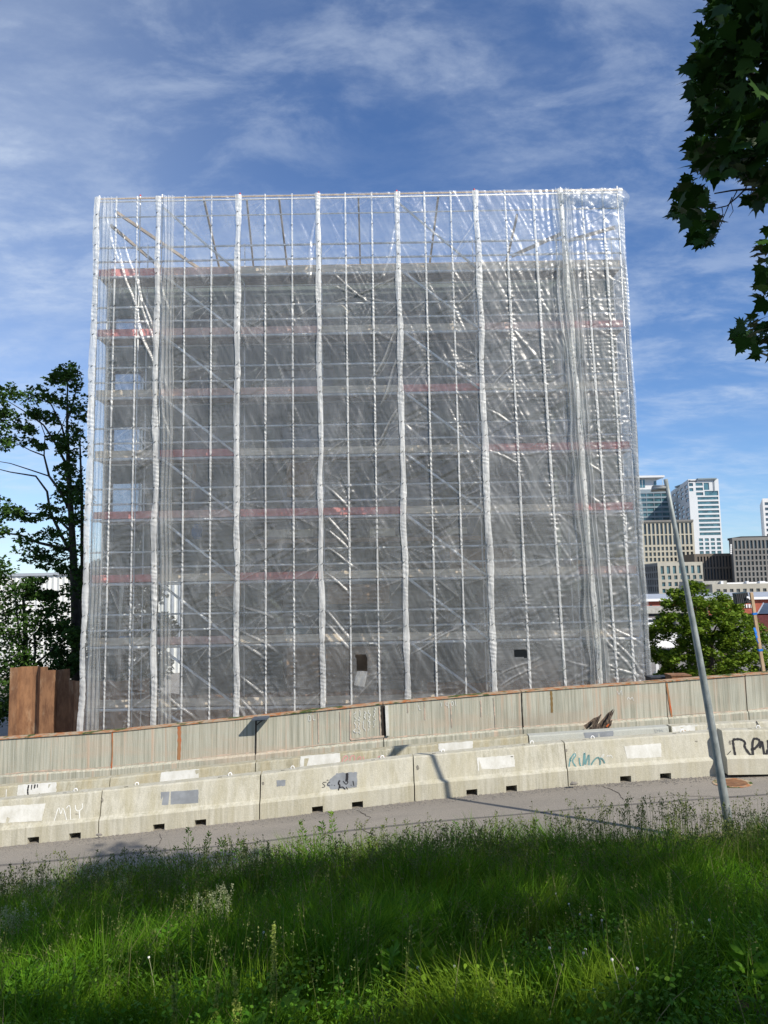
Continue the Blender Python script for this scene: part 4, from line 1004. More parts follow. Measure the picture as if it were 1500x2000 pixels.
    quads = np.stack([idx, idx + 1, idx + 1 + nx, idx + nx], -1).reshape(-1)
    t_ = thing('plastic_sheet', ((XT[i] + XT[i+1]) / 2, FY, ZBOT), label, 'plastic sheet', 'translucent film sheets hung on the scaffold')
    Lp = np.zeros_like(D); s2 = 2; D_ = D; D = D - D0
    av = (D[s2:-s2, :-2*s2] + D[s2:-s2, 2*s2:] + D[:-2*s2, s2:-s2] + D[2*s2:, s2:-s2]) / 4
    Lp[s2:-s2, s2:-s2] = np.clip((av - D[s2:-s2, s2:-s2] - .0015) / .010, 0, 1)
    D = D_
    me = np_mesh('film', np.stack([X.ravel(), Yv.ravel(), Zv.ravel()], 1), np.full(len(quads) // 4, 4), quads, M['film_milky'] if i >= 5 else M['film'], True)
    me.attributes.new('crease', 'FLOAT', 'POINT').data.foreach_set('value', Lp.ravel().astype(np.float32))
    link('film', me, t_)
    return t_
tie_me = None
def tie_mesh():
    global tie_me
    if tie_me is None:
        m = MB(); m.beam((-.032, 0, -.02), (.032, 0, .02), .012, .018, up=(0, 1, 0)); tie_me = m.mesh('cable_tie', M['black'])
    return tie_me
def ztop_at(x): return float(np.interp(x, [U(188, 0, FY)[0], U(1095, 0, FY)[0], U(1216, 0, FY)[0]], [U(188, 389, FY)[2], U(1095, 372.5, FY)[2], U(1216, 371, FY)[2]]))
def ribbon(parent, name, xf, w0, seed, mat, pleat, off, ties=True, tie_step=1, wvar=.22, h=.03, nxr=9):
    """vertical band of doubled film down a seam, pleated and pulled in at the ties"""
    rg = np.random.default_rng(seed)
    zt = ztop_at(xf(ZTOP)) ; zs_ = np.arange(ZBOT + .1, zt + .01, h); nz = len(zs_)
    tz = np.array(sorted([z + d for z in DECKZ for d in (0, .5, 1.0)] + [ZTOP - .6, ZTOP - 1.1]))
    dn = np.min(np.abs(zs_[:, None] - tz[None, :]), 1)
    w = w0 * (1 - (.16 if ties else 0) * np.exp(-(dn / .05) ** 2)) * (1 + wvar * (vnoise(zs_ + 20, zs_ * 0, .8, 1, seed) - .5) * 2)
    cx_ = np.array([xf(z) for z in zs_]) + (vnoise(zs_ + 60, zs_ * 0, 1.3, 1, seed + 1) - .5) * .07 * (wvar > .2)
    t = np.linspace(-1, 1, nxr); Z, T = np.meshgrid(zs_, t, indexing='ij')
    X = cx_[:, None] + w[:, None] / 2 * T
    D = off + (1 - T ** 2) * w[:, None] * (.10 if ties else .03)
    ph = vnoise(zs_ + 3, zs_ * 0, .3, 1, seed + 2)[:, None] * 9
    pm_ = (.15 + 1.7 * vnoise(zs_ + 33, zs_ * 0, .7, 1, seed + 6))[:, None]
    D = D + pleat * pm_ * np.sin(Z * (2 * math.pi / .15) + ph * 2.2 + T * 1.5)
    D = D + (vnoise(X * 1.0 + 9, Z + Z * 0 + 9, .05, .5, seed + 5) - .5) * .03 * (wvar > .2)
    if not ties and nxr > 12: D = D + .034 * np.sin(T * w0 * 26 + vnoise(zs_ + 4, zs_ * 0, 2.2, 1, seed + 8)[:, None] * 5 + 1.5 * T * T)
    Yv = FY - .13 - D
    idx = (np.arange(nz - 1)[:, None] * nxr + np.arange(nxr - 1)[None, :])
    quads = np.stack([idx, idx + 1, idx + 1 + nxr, idx + nxr], -1).reshape(-1)
    me = np_mesh(name, np.stack([X.ravel(), Yv.ravel(), Z.ravel()], 1), np.full(len(quads) // 4, 4), quads, mat, True)
    link(name, me, parent)
    if ties:
        for z in tz[::tie_step]:
            if z < 1.0: continue
            x = xf(z) ; link('cable_tie', tie_mesh(), parent, (x + rg.uniform(-.02, .02), FY - .15 - off - w0 * .12, z + rg.uniform(-.02, .02)))
LAB = ['leftmost translucent film sheet at the corner, with long slanting creases',
       'second film sheet from the left, over diagonal scaffold braces',
       'third film sheet from the left, flat over the darkest decks',
       'film sheet with a cut rectangular hole and hanging flap near its bottom',
       'film sheet in the right half, over diagonal scaffold braces',
       'film sheet with a small dark torn hole low down, right of centre',
       'rightmost shiny wrinkled film sheet, bulging at its top corner']
HOLE1 = [(695, 1278), (716, 1277.5), (718, 1310.5), (697, 1310)]
HOLE2 = [(1003, 1269), (1026, 1268), (1028, 1284), (1004, 1282)]
for i in range(7):
    t = film_panel(i, LAB[i], [HOLE1] if i == 3 else ([HOLE2] if i == 5 else []))
    for e in (1/3, 2/3):
        ribbon(t, 'band', lambda z, i=i, e=e: sx(i, z) * (1 - e) + sx(i + 1, z) * e, .058 if i < 5 else .075, 300 + i * 10 + int(e * 9), M['batten'], .007, .015, True, 2, .18, .025, 5)
    j = i if i == 0 else None
    if i == 0: ribbon(t, 'seam_strip', lambda z: sx(0, z) + .06, .20, 400, M['strip'], .005, .02)
    ribbon(t, 'seam_strip', lambda z, i=i: sx(i + 1, z) - (.02 if i < 6 else .08), .185 if i < 6 else .16, 401 + i, M['strip'] if i < 6 else M['flap'], .005, .02, i < 6)
    if i in (0,):   # loose overlap of the next sheet
        ribbon(t, 'overlap', lambda z: sx(1, z) + .36, .40, 420, M['flap'], .0015, .05, False, 1, .15, .04, 41)
        ribbon(t, 'overlap', lambda z: sx(0, z) + .42, .42, 421, M['flap'], .0015, .02, False, 1, .15, .04, 41)
    if i == 5: ribbon(t, 'overlap', lambda z: sx(6, z) - .16, .34, 423, M['flap'], .002, .05, False, 1, .3, .04, 61)
    if i == 6: ribbon(t, 'overlap', lambda z: sx(6, z) + .18, .26, 424, M['flap'], .002, .05, False, 1, .3, .04, 61)
    if i == 3:      # flap cut out of the hole, hanging below it
        m = MB(); P = [(697, 1311), (718, 1311), (712, 1342), (691, 1338)]; n = 8; vs = []
        for a in range(n + 1):
            for c_ in range(n + 1):
                s_, u_ = a / n, c_ / n; x = (P[0][0]*(1-u_)+P[1][0]*u_)*(1-s_) + (P[3][0]*(1-u_)+P[2][0]*u_)*s_; y = (P[0][1]*(1-u_)+P[1][1]*u_)*(1-s_) + (P[3][1]*(1-u_)+P[2][1]*u_)*s_
                p = U(x, y, FY - .12 - .06 * s_); p[1] += .02 * math.sin(u_ * 11 + s_ * 4); vs.append(p)
        m.add(vs, [(a*(n+1)+c_, a*(n+1)+c_+1, (a+1)*(n+1)+c_+1, (a+1)*(n+1)+c_) for a in range(n) for c_ in range(n)]); m.build('hanging_flap', M['flap'], t, True)
    if i == 6:      # bulging top corner
        m = MB(); nx_, nz_ = 40, 14; vs = []
        for a in range(nx_ + 1):
            for c_ in range(nz_ + 1):
                u_, s_ = a / nx_, c_ / nz_
                x = 1090 + (1218 - 1090) * u_; yt = 372 - 2 * u_; yb = 398 + 14 * u_
                bul = math.sin(s_ * math.pi) * (.12 + .10 * u_); ex = 7 * math.sin(s_ * math.pi) * max(0, u_ - .85) / .15
                p = U(x + ex, yt + (yb - yt) * s_, FY - .12); p[1] += -bul + .04 * math.sin(u_ * 40 + s_ * 3) + .03 * math.sin(u_ * 17 - s_ * 9); vs.append(p)
        m.add(vs, [(a*(nz_+1)+c_, a*(nz_+1)+c_+1, (a+1)*(nz_+1)+c_+1, (a+1)*(nz_+1)+c_) for a in range(nx_) for c_ in range(nz_)]); m.build('top_roll', M['flap'], t, True)
# returning sheets on the two ends
for (x, sgn, label) in ((XT[0] + .0, -1, 'side sheet of translucent film closing the left end of the scaffold'), (XT[7], 1, 'side sheet of translucent film closing the right end of the scaffold')):
    ys = np.arange(FY, 27.6, .09); zs_ = np.arange(ZBOT + .1, ZTOP - .1, .09); Yg, Zg = np.meshgrid(ys, zs_)
    fr = (ZTOP - Zg) / (ZTOP - ZREF); k = 0 if sgn < 0 else 7
    Xg = XT[k] + (XB[k] - XT[k]) * fr + (vnoise(Yg, Zg + 30, .35, 1.5, 61 + k) - .5) * .16
    n, m_ = Xg.shape; i_ = (np.arange(n-1)[:, None] * m_ + np.arange(m_-1)[None, :])
    Zg2 = Zg - np.clip(Yg - FY, 0, 9) * .35 * np.clip((Zg - 12) / 4, 0, 1)
    me = np_mesh('film_side', np.stack([Xg.ravel(), Yg.ravel(), Zg2.ravel()], 1), np.full((n-1)*(m_-1), 4), np.stack([i_, i_+1, i_+1+m_, i_+m_], -1).reshape(-1), M['film_side'], True)
    o = link('plastic_side_sheet', me); tag(o, label, 'plastic sheet')

# ------------------------------------------------------------------ town behind, right
def X2(px, py, Y): return float(U(px, py, Y)[0])
def Z2(py, Y, px=1380): return float(U(px, py, Y)[2])
GZ = -2.2
def offs(L, pxa, pxb, wins_px, Y):
    return None
def pbuild(name, label, front, Y, ytop, mat, wins, pm, left=None, leftwins=(), leftmat=None, leftpm=None, yb=None, roofmat=None, depth=20, cat='building', group='buildings of the town behind', recess=.35):
    """front: (px0, px1); left: (px, extra distance) of the corner of a visible left side; wins in pixels"""
    x0, x1 = X2(front[0], ytop, Y), X2(front[1], ytop, Y); px_m = Y / FPX
    z1 = Z2(ytop, Y, (front[0] + front[1]) / 2)
    cyo = lambda py: Z2(py, Y, (front[0] + front[1]) / 2)
    fw = [((a - front[0]) * px_m, (c_ - front[0]) * px_m, cyo(d), cyo(b_)) for (a, b_, c_, d) in wins]
    sides = [((x0, Y), (x1, Y), fw, mat, pm)]
    if left:
        lx = X2(left[0], ytop, Y + left[1]); ly = Y + left[1]; L = math.hypot(x0 - lx, ly - Y)
        sides.append(((lx, ly), (x0, Y), [(a * L, c_ * L, b_, d) for (a, c_, b_, d) in leftwins], leftmat or mat, leftpm or pm))
        foot = [(x0, Y), (x1, Y), (x1, Y + depth + left[1]), (lx, ly + depth)] ; foot = [(lx, ly), (x0, Y), (x1, Y), (x1 + (lx - x0), ly)] if left[1] > 0 else foot
    else: foot = [(x0, Y), (x1, Y), (x1, Y + depth), (x0, Y + depth)]
    for a, c_ in zip(foot[1 if not left else 2:], foot[2 if not left else 3:] + foot[:1]): sides.append((a, c_, [], mat, pm))
    return building(name, (x0, Y, GZ), label, cat, sides, GZ, z1, mat, roofmat, foot, group, pm, recess=recess), cyo
def wg(x0, y0, x1, y1, cols, rows, fu, fz):      # window grid in pixels
    out = []; cw, rh = (x1 - x0) / cols, (y1 - y0) / rows
    for j in range(rows):
        for i in range(cols):
            cx_, cy_ = x0 + cw * (i + .5), y0 + rh * (j + .5); out.append((cx_ - cw*fu/2, cy_ - rh*fz/2, cx_ + cw*fu/2, cy_ + rh*fz/2))
    return out
M['b_white'] = simple('white_cladding', (0.58, 0.60, 0.61), 0.6, var=.05, scale=.05); M['b_white2'] = simple('grey_white_cladding', (0.62, 0.62, 0.62), 0.6, var=.06, scale=.05)
M['b_beige'] = simple('beige_stone', (0.42, 0.39, 0.31), 0.9, var=.08, scale=.2); M['b_beige2'] = simple('beige_stone_grey', (0.38, 0.36, 0.30), 0.9, var=.1, scale=.3)
M['b_dark'] = simple('dark_stone', (0.16, 0.135, 0.11), 0.9, var=.1); M['b_brown'] = simple('taupe_stone', (0.185, 0.178, 0.165), 0.9, var=.1, scale=.2)
M['b_slate'] = simple('slate_cladding', (0.20, 0.25, 0.28), 0.5, var=.15, scale=.1); M['roof_grey'] = simple('metal_roof', (0.33, 0.36, 0.40), 0.6, var=.1, scale=.3)
M['brick'] = simple('red_brick', (0.34, 0.095, 0.06), 0.9, var=.2, scale=1); M['brick_dark'] = simple('dark_red_brick', (0.11, 0.03, 0.028), 0.9, var=.2)
M['conc_far'] = simple('far_concrete', (0.36, 0.35, 0.31), 0.9); M['white'] = simple('white_paint', (0.75, 0.75, 0.74), 0.5, var=.05); M['dark'] = simple('dark_grey', (0.035, 0.037, 0.04), 0.6)
# dark glass tower
w = wg(1247, 962, 1306, 1019, 4, 6, .93, .62) + wg(1247, 937, 1262, 952, 1, 1, .8, .9)
t, cz = pbuild('glass_tower', 'dark glass banded tower with a flat roof canopy, left of the white tower', (1225, 1307), 345, 957, M['b_slate'], [v for v in w if v[1] > 958], M['g_teal'])
def addbox(t, name, mat, px0, py0, px1, py1, Y0, Y1):
    m = MB(); a = U(px0, py0, Y0); c_ = U(px1, py1, Y0); m.box((a[0], Y0, c_[2]), (c_[0], Y1, a[2])); return m.build(name, mat, t)
addbox(t, 'penthouse', M['b_white2'], 1228, 933, 1283, 957, 347, 362); addbox(t, 'penthouse_window', M['g_teal'], 1249, 937, 1260, 952, 346.8, 346.95); addbox(t, 'penthouse_window', M['g_teal'], 1277, 940, 1282, 950, 346.8, 346.95)
addbox(t, 'roof_canopy', M['b_white2'], 1225, 929.5, 1298, 932, 344, 364)
for x in (1254, 1294): addbox(t, 'canopy_post', M['white'], x, 932, x + 1, 957, 345, 345.3)
# white tower
w = wg(1360, 969, 1401, 1047, 1, 9, 1, .62) + wg(1356, 1050, 1402, 1083, 4, 4, .68, .66) + wg(1344, 941, 1353, 961, 1, 2, 1, .62) + wg(1358, 941, 1372, 969, 1, 3, 1, .62) + [(1374, 943, 1384.5, 957), (1375, 959, 1401.5, 968)]
lw_ = []; zt = Z2(937, 320, 1372); zb = Z2(1019, 320, 1372)
for j in range(9):
    for i in range(4):
        if (i * 7 + j * 5) % 6 == 5: continue
        u0 = .08 + i * .235 + (.03 if j % 2 else 0); z = zt - 2.2 - j * 2.05; lw_.append((u0, u0 + .15, z - .65, z + .65))
t, cz = pbuild('white_tower', 'white high-rise with teal window bands and a thin overhanging roof', (1344, 1403), 320, 937, M['b_white'], [(max(a, 1345), b_, min(c_, 1402), d) for a, b_, c_, d in w], M['g_teal'],
    left=(1309, 42), leftwins=lw_, leftmat=M['b_white2'], leftpm=M['g_dark'], recess=.3)
addbox(t, 'roof_canopy', M['b_slate'], 1363, 934, 1400, 936, 319, 345); addbox(t, 'canopy_post', M['b_slate'], 1395, 936, 1395.7, 958, 319.5, 319.8)
addbox(t, 'sign', M['dark'], 1345.5, 938, 1349, 941, 319.8, 319.95); addbox(t, 'sign', M['dark'], 1350, 938.7, 1361, 940.3, 319.8, 319.95)
# far right tower
t, cz = pbuild('grey_tower', 'pale tower with dark window strips cut off by the right edge of the photo', (1489, 1580), 330, 974, M['b_white2'], wg(1491, 978, 1560, 1050, 3, 7, .85, .55), M['g_dark'], left=(1483, 30))
# beige office
w = wg(1255, 1021, 1352, 1044, 12, 1, .62, .92) + wg(1255, 1044, 1352, 1065, 12, 1, .62, .88) + wg(1255, 1066, 1352, 1098, 12, 3, .6, .7)
t, cz = pbuild('beige_office', 'beige office block with a tall window grid below the glass tower', (1253, 1354), 260, 1018, M['b_beige'], w, M['g_dark'], recess=.5)
addbox(t, 'parapet', M['b_brown'], 1252, 1016.5, 1354.5, 1018.5, 259.6, 262)
# lower beige
w = wg(1287, 1104, 1370, 1121, 7, 1, .55, .9) + wg(1288, 1121, 1373, 1160, 7, 3, .52, .62)
lz = [Z2(1104 + k * 13.6, 215, 1284) for k in range(5)]
t, cz = pbuild('low_beige_office', 'lower beige building with square windows behind the lamp post', (1284, 1372), 215, 1100, M['b_beige2'], w, M['g_teal'], left=(1258, 14),
    leftwins=[(u + .03, u + .11, lz[j + 1] + .4, lz[j] - .2) for u in np.arange(.05, .95, .16) for j in range(4)], leftmat=M['b_brown'], recess=.4)
# dark finned block
t, cz = pbuild('dark_finned_building', 'dark building with tall narrow fins between the beige blocks', (1356, 1432), 250, 1083, M['b_dark'], wg(1360, 1086, 1428, 1108, 11, 1, .55, .95) + wg(1360, 1110, 1428, 1132, 11, 1, .6, .92), M['g_dark'], recess=.6)
# taupe block
w = wg(1432, 1054, 1540, 1072, 14, 1, .66, .9) + wg(1432, 1073, 1540, 1137, 14, 6, .58, .72)
t, cz = pbuild('taupe_office', 'large taupe office block with close rows of windows at right', (1430, 1545), 240, 1051, M['b_brown'], w[:98], M['g_dark'], left=(1423, 16), recess=.5)
addbox(t, 'rooftop_plant', M['dark'], 1448, 1047.5, 1500, 1051, 242, 252)
for k in range(5): addbox(t, 'sign_letter', M['white'], 1426.5, 1063 + k * 4, 1429.5, 1066 + k * 4, 239.8, 239.95)
# long low block and brick hall
t, cz = pbuild('long_low_building', 'long low pale building with a strip of small windows above the brick hall', (1391, 1560), 175, 1142, M['b_beige2'], wg(1396, 1149, 1550, 1156, 12, 1, .55, .9), M['g_dark'], recess=.3)
addbox(t, 'roof_deck', M['conc_far'], 1372, 1135, 1420, 1141, 176, 190); addbox(t, 'roof_deck', M['white'], 1420, 1138, 1560, 1140, 176, 190)
for x in (1408, 1458, 1484): addbox(t, 'vent', M['white'], x, 1135, x + 5 + (x > 1480) * 6, 1141, 175.2, 176)
t = thing('brick_hall', (X2(1380, 1180, 150), 150, GZ), 'long red brick hall with a grey metal roof behind the tree', 'building', 'buildings of the town behind')
m = MB(); a = U(1240, 1175, 150); c_ = U(1600, 1172, 150); zt = a[2]; m.box((a[0], 150, GZ), (c_[0], 168, zt)); m.build('wall', M['brick'], t)
m = MB(); z1 = Z2(1158, 160); m.add([(a[0], 149.4, zt + .5), (c_[0], 149.4, zt + .5), (c_[0], 160, z1), (a[0], 160, z1), (c_[0], 168.5, zt + .5), (a[0], 168.5, zt + .5)], [(0, 1, 2, 3), (3, 2, 4, 5), (1, 4, 2), (0, 3, 5)]); m.build('roof', M['roof_grey'], t)
m = MB(); m.box((a[0], 149.3, zt + .004), (c_[0], 149.9, zt + .5)); m.build('fascia', M['white'], t)
for x in (1270, 1350, 1455, 1470, 1490): addbox(t, 'window', M['dark'], x, 1182, x + 4, 1188, 149.9, 149.99)
for x in (1452, 1457, 1462, 1466): addbox(t, 'window', M['white'], x, 1180, x + 3, 1187, 149.8, 149.88)
t = thing('dark_brick_building', (X2(1500, 1200, 95), 95, GZ), 'dark red building with a ribbed skylight roof at the right edge', 'building', 'buildings of the town behind')
m = MB(); a = U(1470, 1199, 95); c_ = U(1600, 1196, 95); m.box((a[0], 95, GZ), (c_[0], 96.2, a[2])); m.build('wall', M['brick_dark'], t)
m = MB(); p = [U(1479, 1199, 95), U(1640, 1196, 95), U(1640, 1176, 99), U(1491, 1178, 99)]; m.add(p + [q - np.array([0, 0, .15]) for q in p], [(0, 1, 2, 3), (7, 6, 5, 4), (0, 4, 5, 1), (0, 3, 7, 4), (2, 6, 7, 3)]); o = m.build('skylight_roof', M['g_dark'], t)
for k in range(8):
    s_ = k / 7; m = MB(); m.beam(p[0] * (1 - s_) + p[1] * s_ + np.array([0, -.05, .03]), p[3] * (1 - s_) + p[2] * s_ + np.array([0, -.05, .03]), .12, .08); m.build('roof_rib', M['roof_grey'], t)
# footbridge / ramp edge and things in the yard
t = thing('concrete_ramp', (X2(1280, 1195, 110), 110, GZ), 'grey concrete deck crossing behind the tree beside the film', 'bridge')
addbox(t, 'deck', M['conc_far'], 1240, 1187, 1345, 1197, 110, 118); addbox(t, 'parapet', M['dark'], 1240, 1196.5, 1345, 1203, 110.5, 117)
for x in (1258, 1318): addbox(t, 'pier', M['conc_far'], x, 1203, x + 4, 1226, 112, 114)
def vehicle(px, py, Y, L, Wd, Hh, kind, label, cat, mat, yaw=0, group=None):
    c_ = U(px, py, Y); c_[2] = GZ + .005
    t = thing('parked_' + cat.replace(' ', '_'), c_, label, cat, group); n = t
    ca, sa = math.cos(yaw), math.sin(yaw); Wp = lambda x, y, z: (c_[0] + x * ca - y * sa, c_[1] + x * sa + y * ca, c_[2] + z)
    if kind == 'car': pr = [(-L/2, .3), (-L/2, .75), (-L*.46, .85), (-L*.30, .92), (-L*.14, Hh), (L*.22, Hh), (L*.36, .95), (L*.48, .85), (L/2, .6), (L/2, .3)]
    else: pr = [(-L/2, .35), (-L/2, Hh), (L*.27, Hh), (L*.34, Hh * .82), (L*.42, Hh * .52), (L/2, Hh * .48), (L/2, .35)]
    m = MB(); k = len(pr); m.add([Wp(x, -Wd/2, z) for x, z in pr] + [Wp(x, Wd/2, z) for x, z in pr], [tuple(range(k))[::-1], tuple(range(k, 2*k))] + [(i, (i+1) % k, k + (i+1) % k, k + i) for i in range(k)]); m.build('body', mat, t)
    for s_ in (-1, 1):
        for x in (-L*.33, L*.33):
            q = MB(); q.tube([Wp(x, s_*(Wd/2 - .12), .33), Wp(x, s_*(Wd/2 + .02), .33)], .33, 16); q.build('wheel', M['black'], t, False)
    q = MB()
    if kind == 'car': g4 = [(-L*.27, .95), (-L*.135, Hh-.08), (L*.20, Hh-.08), (L*.32, .97)]
    else: g4 = [(L*.20, Hh*.55), (L*.20, Hh*.85), (L*.30, Hh*.85), (L*.39, Hh*.55)]
    q.add([Wp(x, -Wd/2 - .015, z) for x, z in g4] + [Wp(x, -Wd/2 + .02, z) for x, z in g4], [(3, 2, 1, 0), (0, 1, 5, 4), (1, 2, 6, 5), (2, 3, 7, 6), (3, 0, 4, 7)]); q.build('side_window', M['g_dark'], t)
vehicle(1272, 1226, 108, 4.4, 1.8, 1.45, 'car', 'white car parked below the concrete deck beside the film', 'car', M['white'])
vehicle(1297, 1268, 72, 4.6, 1.9, 1.9, 'van', 'white van parked in the yard, partly behind the tree', 'van', M['white'], .1)
c_ = U(1283, 1292, 47); c_[2] = GZ
t = thing('sign_post', c_, 'thin pale post with a narrow plate standing in the yard', 'sign'); m = MB(); m.tube([c_, c_ + np.array([0, 0, 1.3])], .025, 8); m.build('post', M['galv'], t)
m = MB(); m.box((c_[0] - .09, c_[1] - .05, c_[2] + .75), (c_[0] + .09, c_[1] - .02, c_[2] + 1.45)); m.build('plate', M['b_white2'], t)
c_ = U(1284, 1307, 53); c_[2] = GZ + .004
t = thing('yard_block', c_, 'small yellowish concrete block lying on the yard asphalt', 'block'); m = MB(); m.add([(c_[0]-.25, c_[1]-.2, GZ+.004), (c_[0]+.3, c_[1]-.2, GZ+.004), (c_[0]+.25, c_[1]+.2, GZ+.004), (c_[0]-.3, c_[1]+.2, GZ+.004), (c_[0]-.12, c_[1]-.1, GZ+.3), (c_[0]+.2, c_[1]-.1, GZ+.36), (c_[0]+.15, c_[1]+.1, GZ+.33), (c_[0]-.15, c_[1]+.1, GZ+.28)], [(0,1,5,4),(1,2,6,5),(2,3,7,6),(3,0,4,7),(4,5,6,7)]); m.build('block', M['sack'], t)
for (a, b_, c2, d, Y, mt, lb, nm, ct) in ((1312, 1321, 1351, 1345, 21, M['rust'], 'rusty steel box showing above the wall in front of the tree', 'steel_box', 'container'),
                                      (1272, 1325, 1308, 1345, 21.5, M['dark'], 'dark low container with a yellow plate, between film and tree', 'dark_container', 'container')):
    p = U(a, b_, Y); q = U(c2, d, Y); t = thing(nm, (p[0], Y, q[2]), lb, ct); m = MB(); m.box((p[0], Y, q[2] - .8), (q[0], Y + .5, p[2])); m.build('shell', mt, t)
    m = MB(); m.box((p[0] - .02, Y - .02, p[2]), (q[0] + .02, Y + .52, p[2] + .03)); m.build('lid', mt, t)
    if nm == 'dark_container': m = MB(); s_ = U(1278, 1330, Y); u_ = U(1291, 1333, Y); m.box((s_[0], Y - .015, u_[2]), (u_[0], Y - .002, s_[2])); m.build('plate', M['yellow'], t)
# timber post carrying a floodlight
pb_, pt_ = U(1493, 1322, 18.2), U(1467, 1157, 18.2)
t = thing('timber_post', pb_ - np.array([0, 0, 1.0]), 'leaning timber post with blue tape at the right edge of the photo', 'post')
m = MB(); m.beam(pb_ + (pb_ - pt_) * .4, pt_, .07, .06, up=(0, 1, 0)); m.build('shaft', M['timber'], t)
for y in (1197, 1268):
    s_ = (y - 1157) / 165; p = pt_ + (pb_ - pt_) * s_; m = MB(); m.beam(p, p + (pb_ - pt_) / np.linalg.norm(pb_ - pt_) * .05, .10, .075, up=(0, 1, 0)); m.build('blue_tape', M['blue'], t)
m = MB()
for k, (x, y) in enumerate(((1473, 1226), (1475, 1236), (1476, 1245), (1478, 1250))):
    p = U(x, y, 18.1); m.beam(p, p + np.array([.03, -.02, -.14 + .02 * k]), .05 - .006 * k, .02)
m.build('blue_tape', M['blue'], t)
t = thing('floodlight', U(1450, 1168, 18.1), 'dark ribbed floodlight box fixed at the top of the timber post', 'floodlight')
m = MB(); a, c_ = U(1437, 1163, 18.1), U(1462, 1180, 18.1); vs = [U(1436, 1160, 18), U(1460, 1157, 18.1), U(1464, 1175, 18.1), U(1439, 1180, 18)]; bk = [v + np.array([.03, .22, .02]) for v in vs]
m.add(vs + bk, [(3, 2, 1, 0), (4, 5, 6, 7), (0, 1, 5, 4), (1, 2, 6, 5), (2, 3, 7, 6), (3, 0, 4, 7)]); m.build('housing', simple('lamp_green', (.035, .055, .05), .5), t)
for k in range(7):
    s_ = (k + .5) / 7; p = vs[0] * (1 - s_) + vs[1] * s_; q = vs[3] * (1 - s_) + vs[2] * s_; m = MB(); m.beam(p - np.array([0, .02, 0]), q - np.array([0, .02, 0]), .03, .012, up=(0, 1, 0)); m.build('cooling_fin', M['dark'], t)
m = MB(); m.beam(U(1458, 1166, 18.0), U(1462, 1167, 18.0), .05, .05); m.build('clip', M['white'], t)
m = MB(); m.tube([U(1450, 1178, 18.2), U(1466, 1176, 18.2), U(1469, 1172, 18.2)], .02, 6); m.build('bracket', M['black'], t)
# white ribbed hall on the left
t = thing('white_hall', (X2(100, 1200, 60), 60, GZ), 'long white hall with ribbed cladding behind the left trees', 'building')
a = U(-160, 1130, 60); c_ = U(374, 1118, 60); zt = U(100, 1124, 60)[2]
b = NB('ribbed_white'); b.pbr(b.mix(b.rng(b.noise(.4), .3, .7), (.72, .73, .70), (.62, .63, .60)), .5); M['ribbed'] = b.m
m = MB(); xs_ = np.arange(a[0], c_[0], .22); vs = []
for k, x in enumerate(xs_): vs += [(x, 60 + (.08 if k % 2 else 0), GZ), (x, 60 + (.08 if k % 2 else 0), zt)]
m.add(vs, [(2*k, 2*k+2, 2*k+3, 2*k+1) for k in range(len(xs_) - 1)]); m.box((a[0], 60.1, GZ), (c_[0], 76, zt - .01)); m.build('wall', M['ribbed'], t)
m = MB(); m.box((a[0] - .1, 59.9, zt), (c_[0] + .1, 76.1, zt + .22)); m.build('roof_edge', M['roof_grey'], t)
for k in range(4):
    x = X2(322 + k * 14, 1200, 59.9); m = MB(); m.box((x, 59.86, GZ + 1), (x + .16, 59.95, zt - .4)); m.build('downpipe', M['roof_grey'], t)
# ------------------------------------------------------------------ trees
def maple_template():
    pts = [(0, -.02), (.14, .02), (.40, -.06), (.33, .10), (.60, .22), (.42, .30), (.52, .52), (.28, .46), (.20, .60), (.12, .66), (0, 1.0)]
    full = pts + [(-x, y) for x, y in pts[-2:0:-1]]
    v = [(x, y - .05, -.18 * abs(x) ** 1.2 - .12 * y * y) for x, y in full]
    return v, [tuple(range(len(v)))]
def small_leaf():
    pts = [(0, 0), (.35, .05), (.5, .45), (.22, .5), (0, 1), (-.22, .5), (-.5, .45), (-.35, .05)]
    return [(x, y, -.15 * abs(x)) for x, y in pts], [tuple(range(8))]
ML, SL = maple_template(), small_leaf()
def limb(parent, pts, r0, r1, mat, name='branch', n=8):
    m = MB(); k = len(pts); m.tube(pts, [r0 + (r1 - r0) * i / (k - 1) for i in range(k)], n); return m.build(name, mat, parent, True)
def wiggle(a, b_, n, amp, rr_):
    a, b_ = np.array(a, float), np.array(b_, float)
    return [a + (b_ - a) * i / n + (rr_.normal(size=3) * amp if 0 < i < n else 0) for i in range(n + 1)]
def leaf_clusters(cs, nper, size, mat, name, parent, rng_, tmpl=SL, nz=.3, down=(0, 0, -.6)):
    """cs: list of (centre, rx, ry, rz); leaves sit on the outer shell of small sprays"""
    pos = []
    for (c, rx, ry, rz) in cs:
        n = int(nper * rng_.uniform(.7, 1.3)); d = rng_.normal(size=(n, 3)); d /= np.linalg.norm(d, axis=1)[:, None]
        d *= rng_.uniform(.25, 1.05, (n, 1)) ** .6; pos.append(np.array(c) + d * np.array([rx, ry, rz]))
    pos = np.concatenate(pos); N = len(pos)
    me = cloud_mesh(name, tmpl[0], tmpl[1], pos, rand_rot(N, nz, rng_, down), rng_.uniform(.7, 1.25, N) * size, mat)
    return link(name, me, parent)
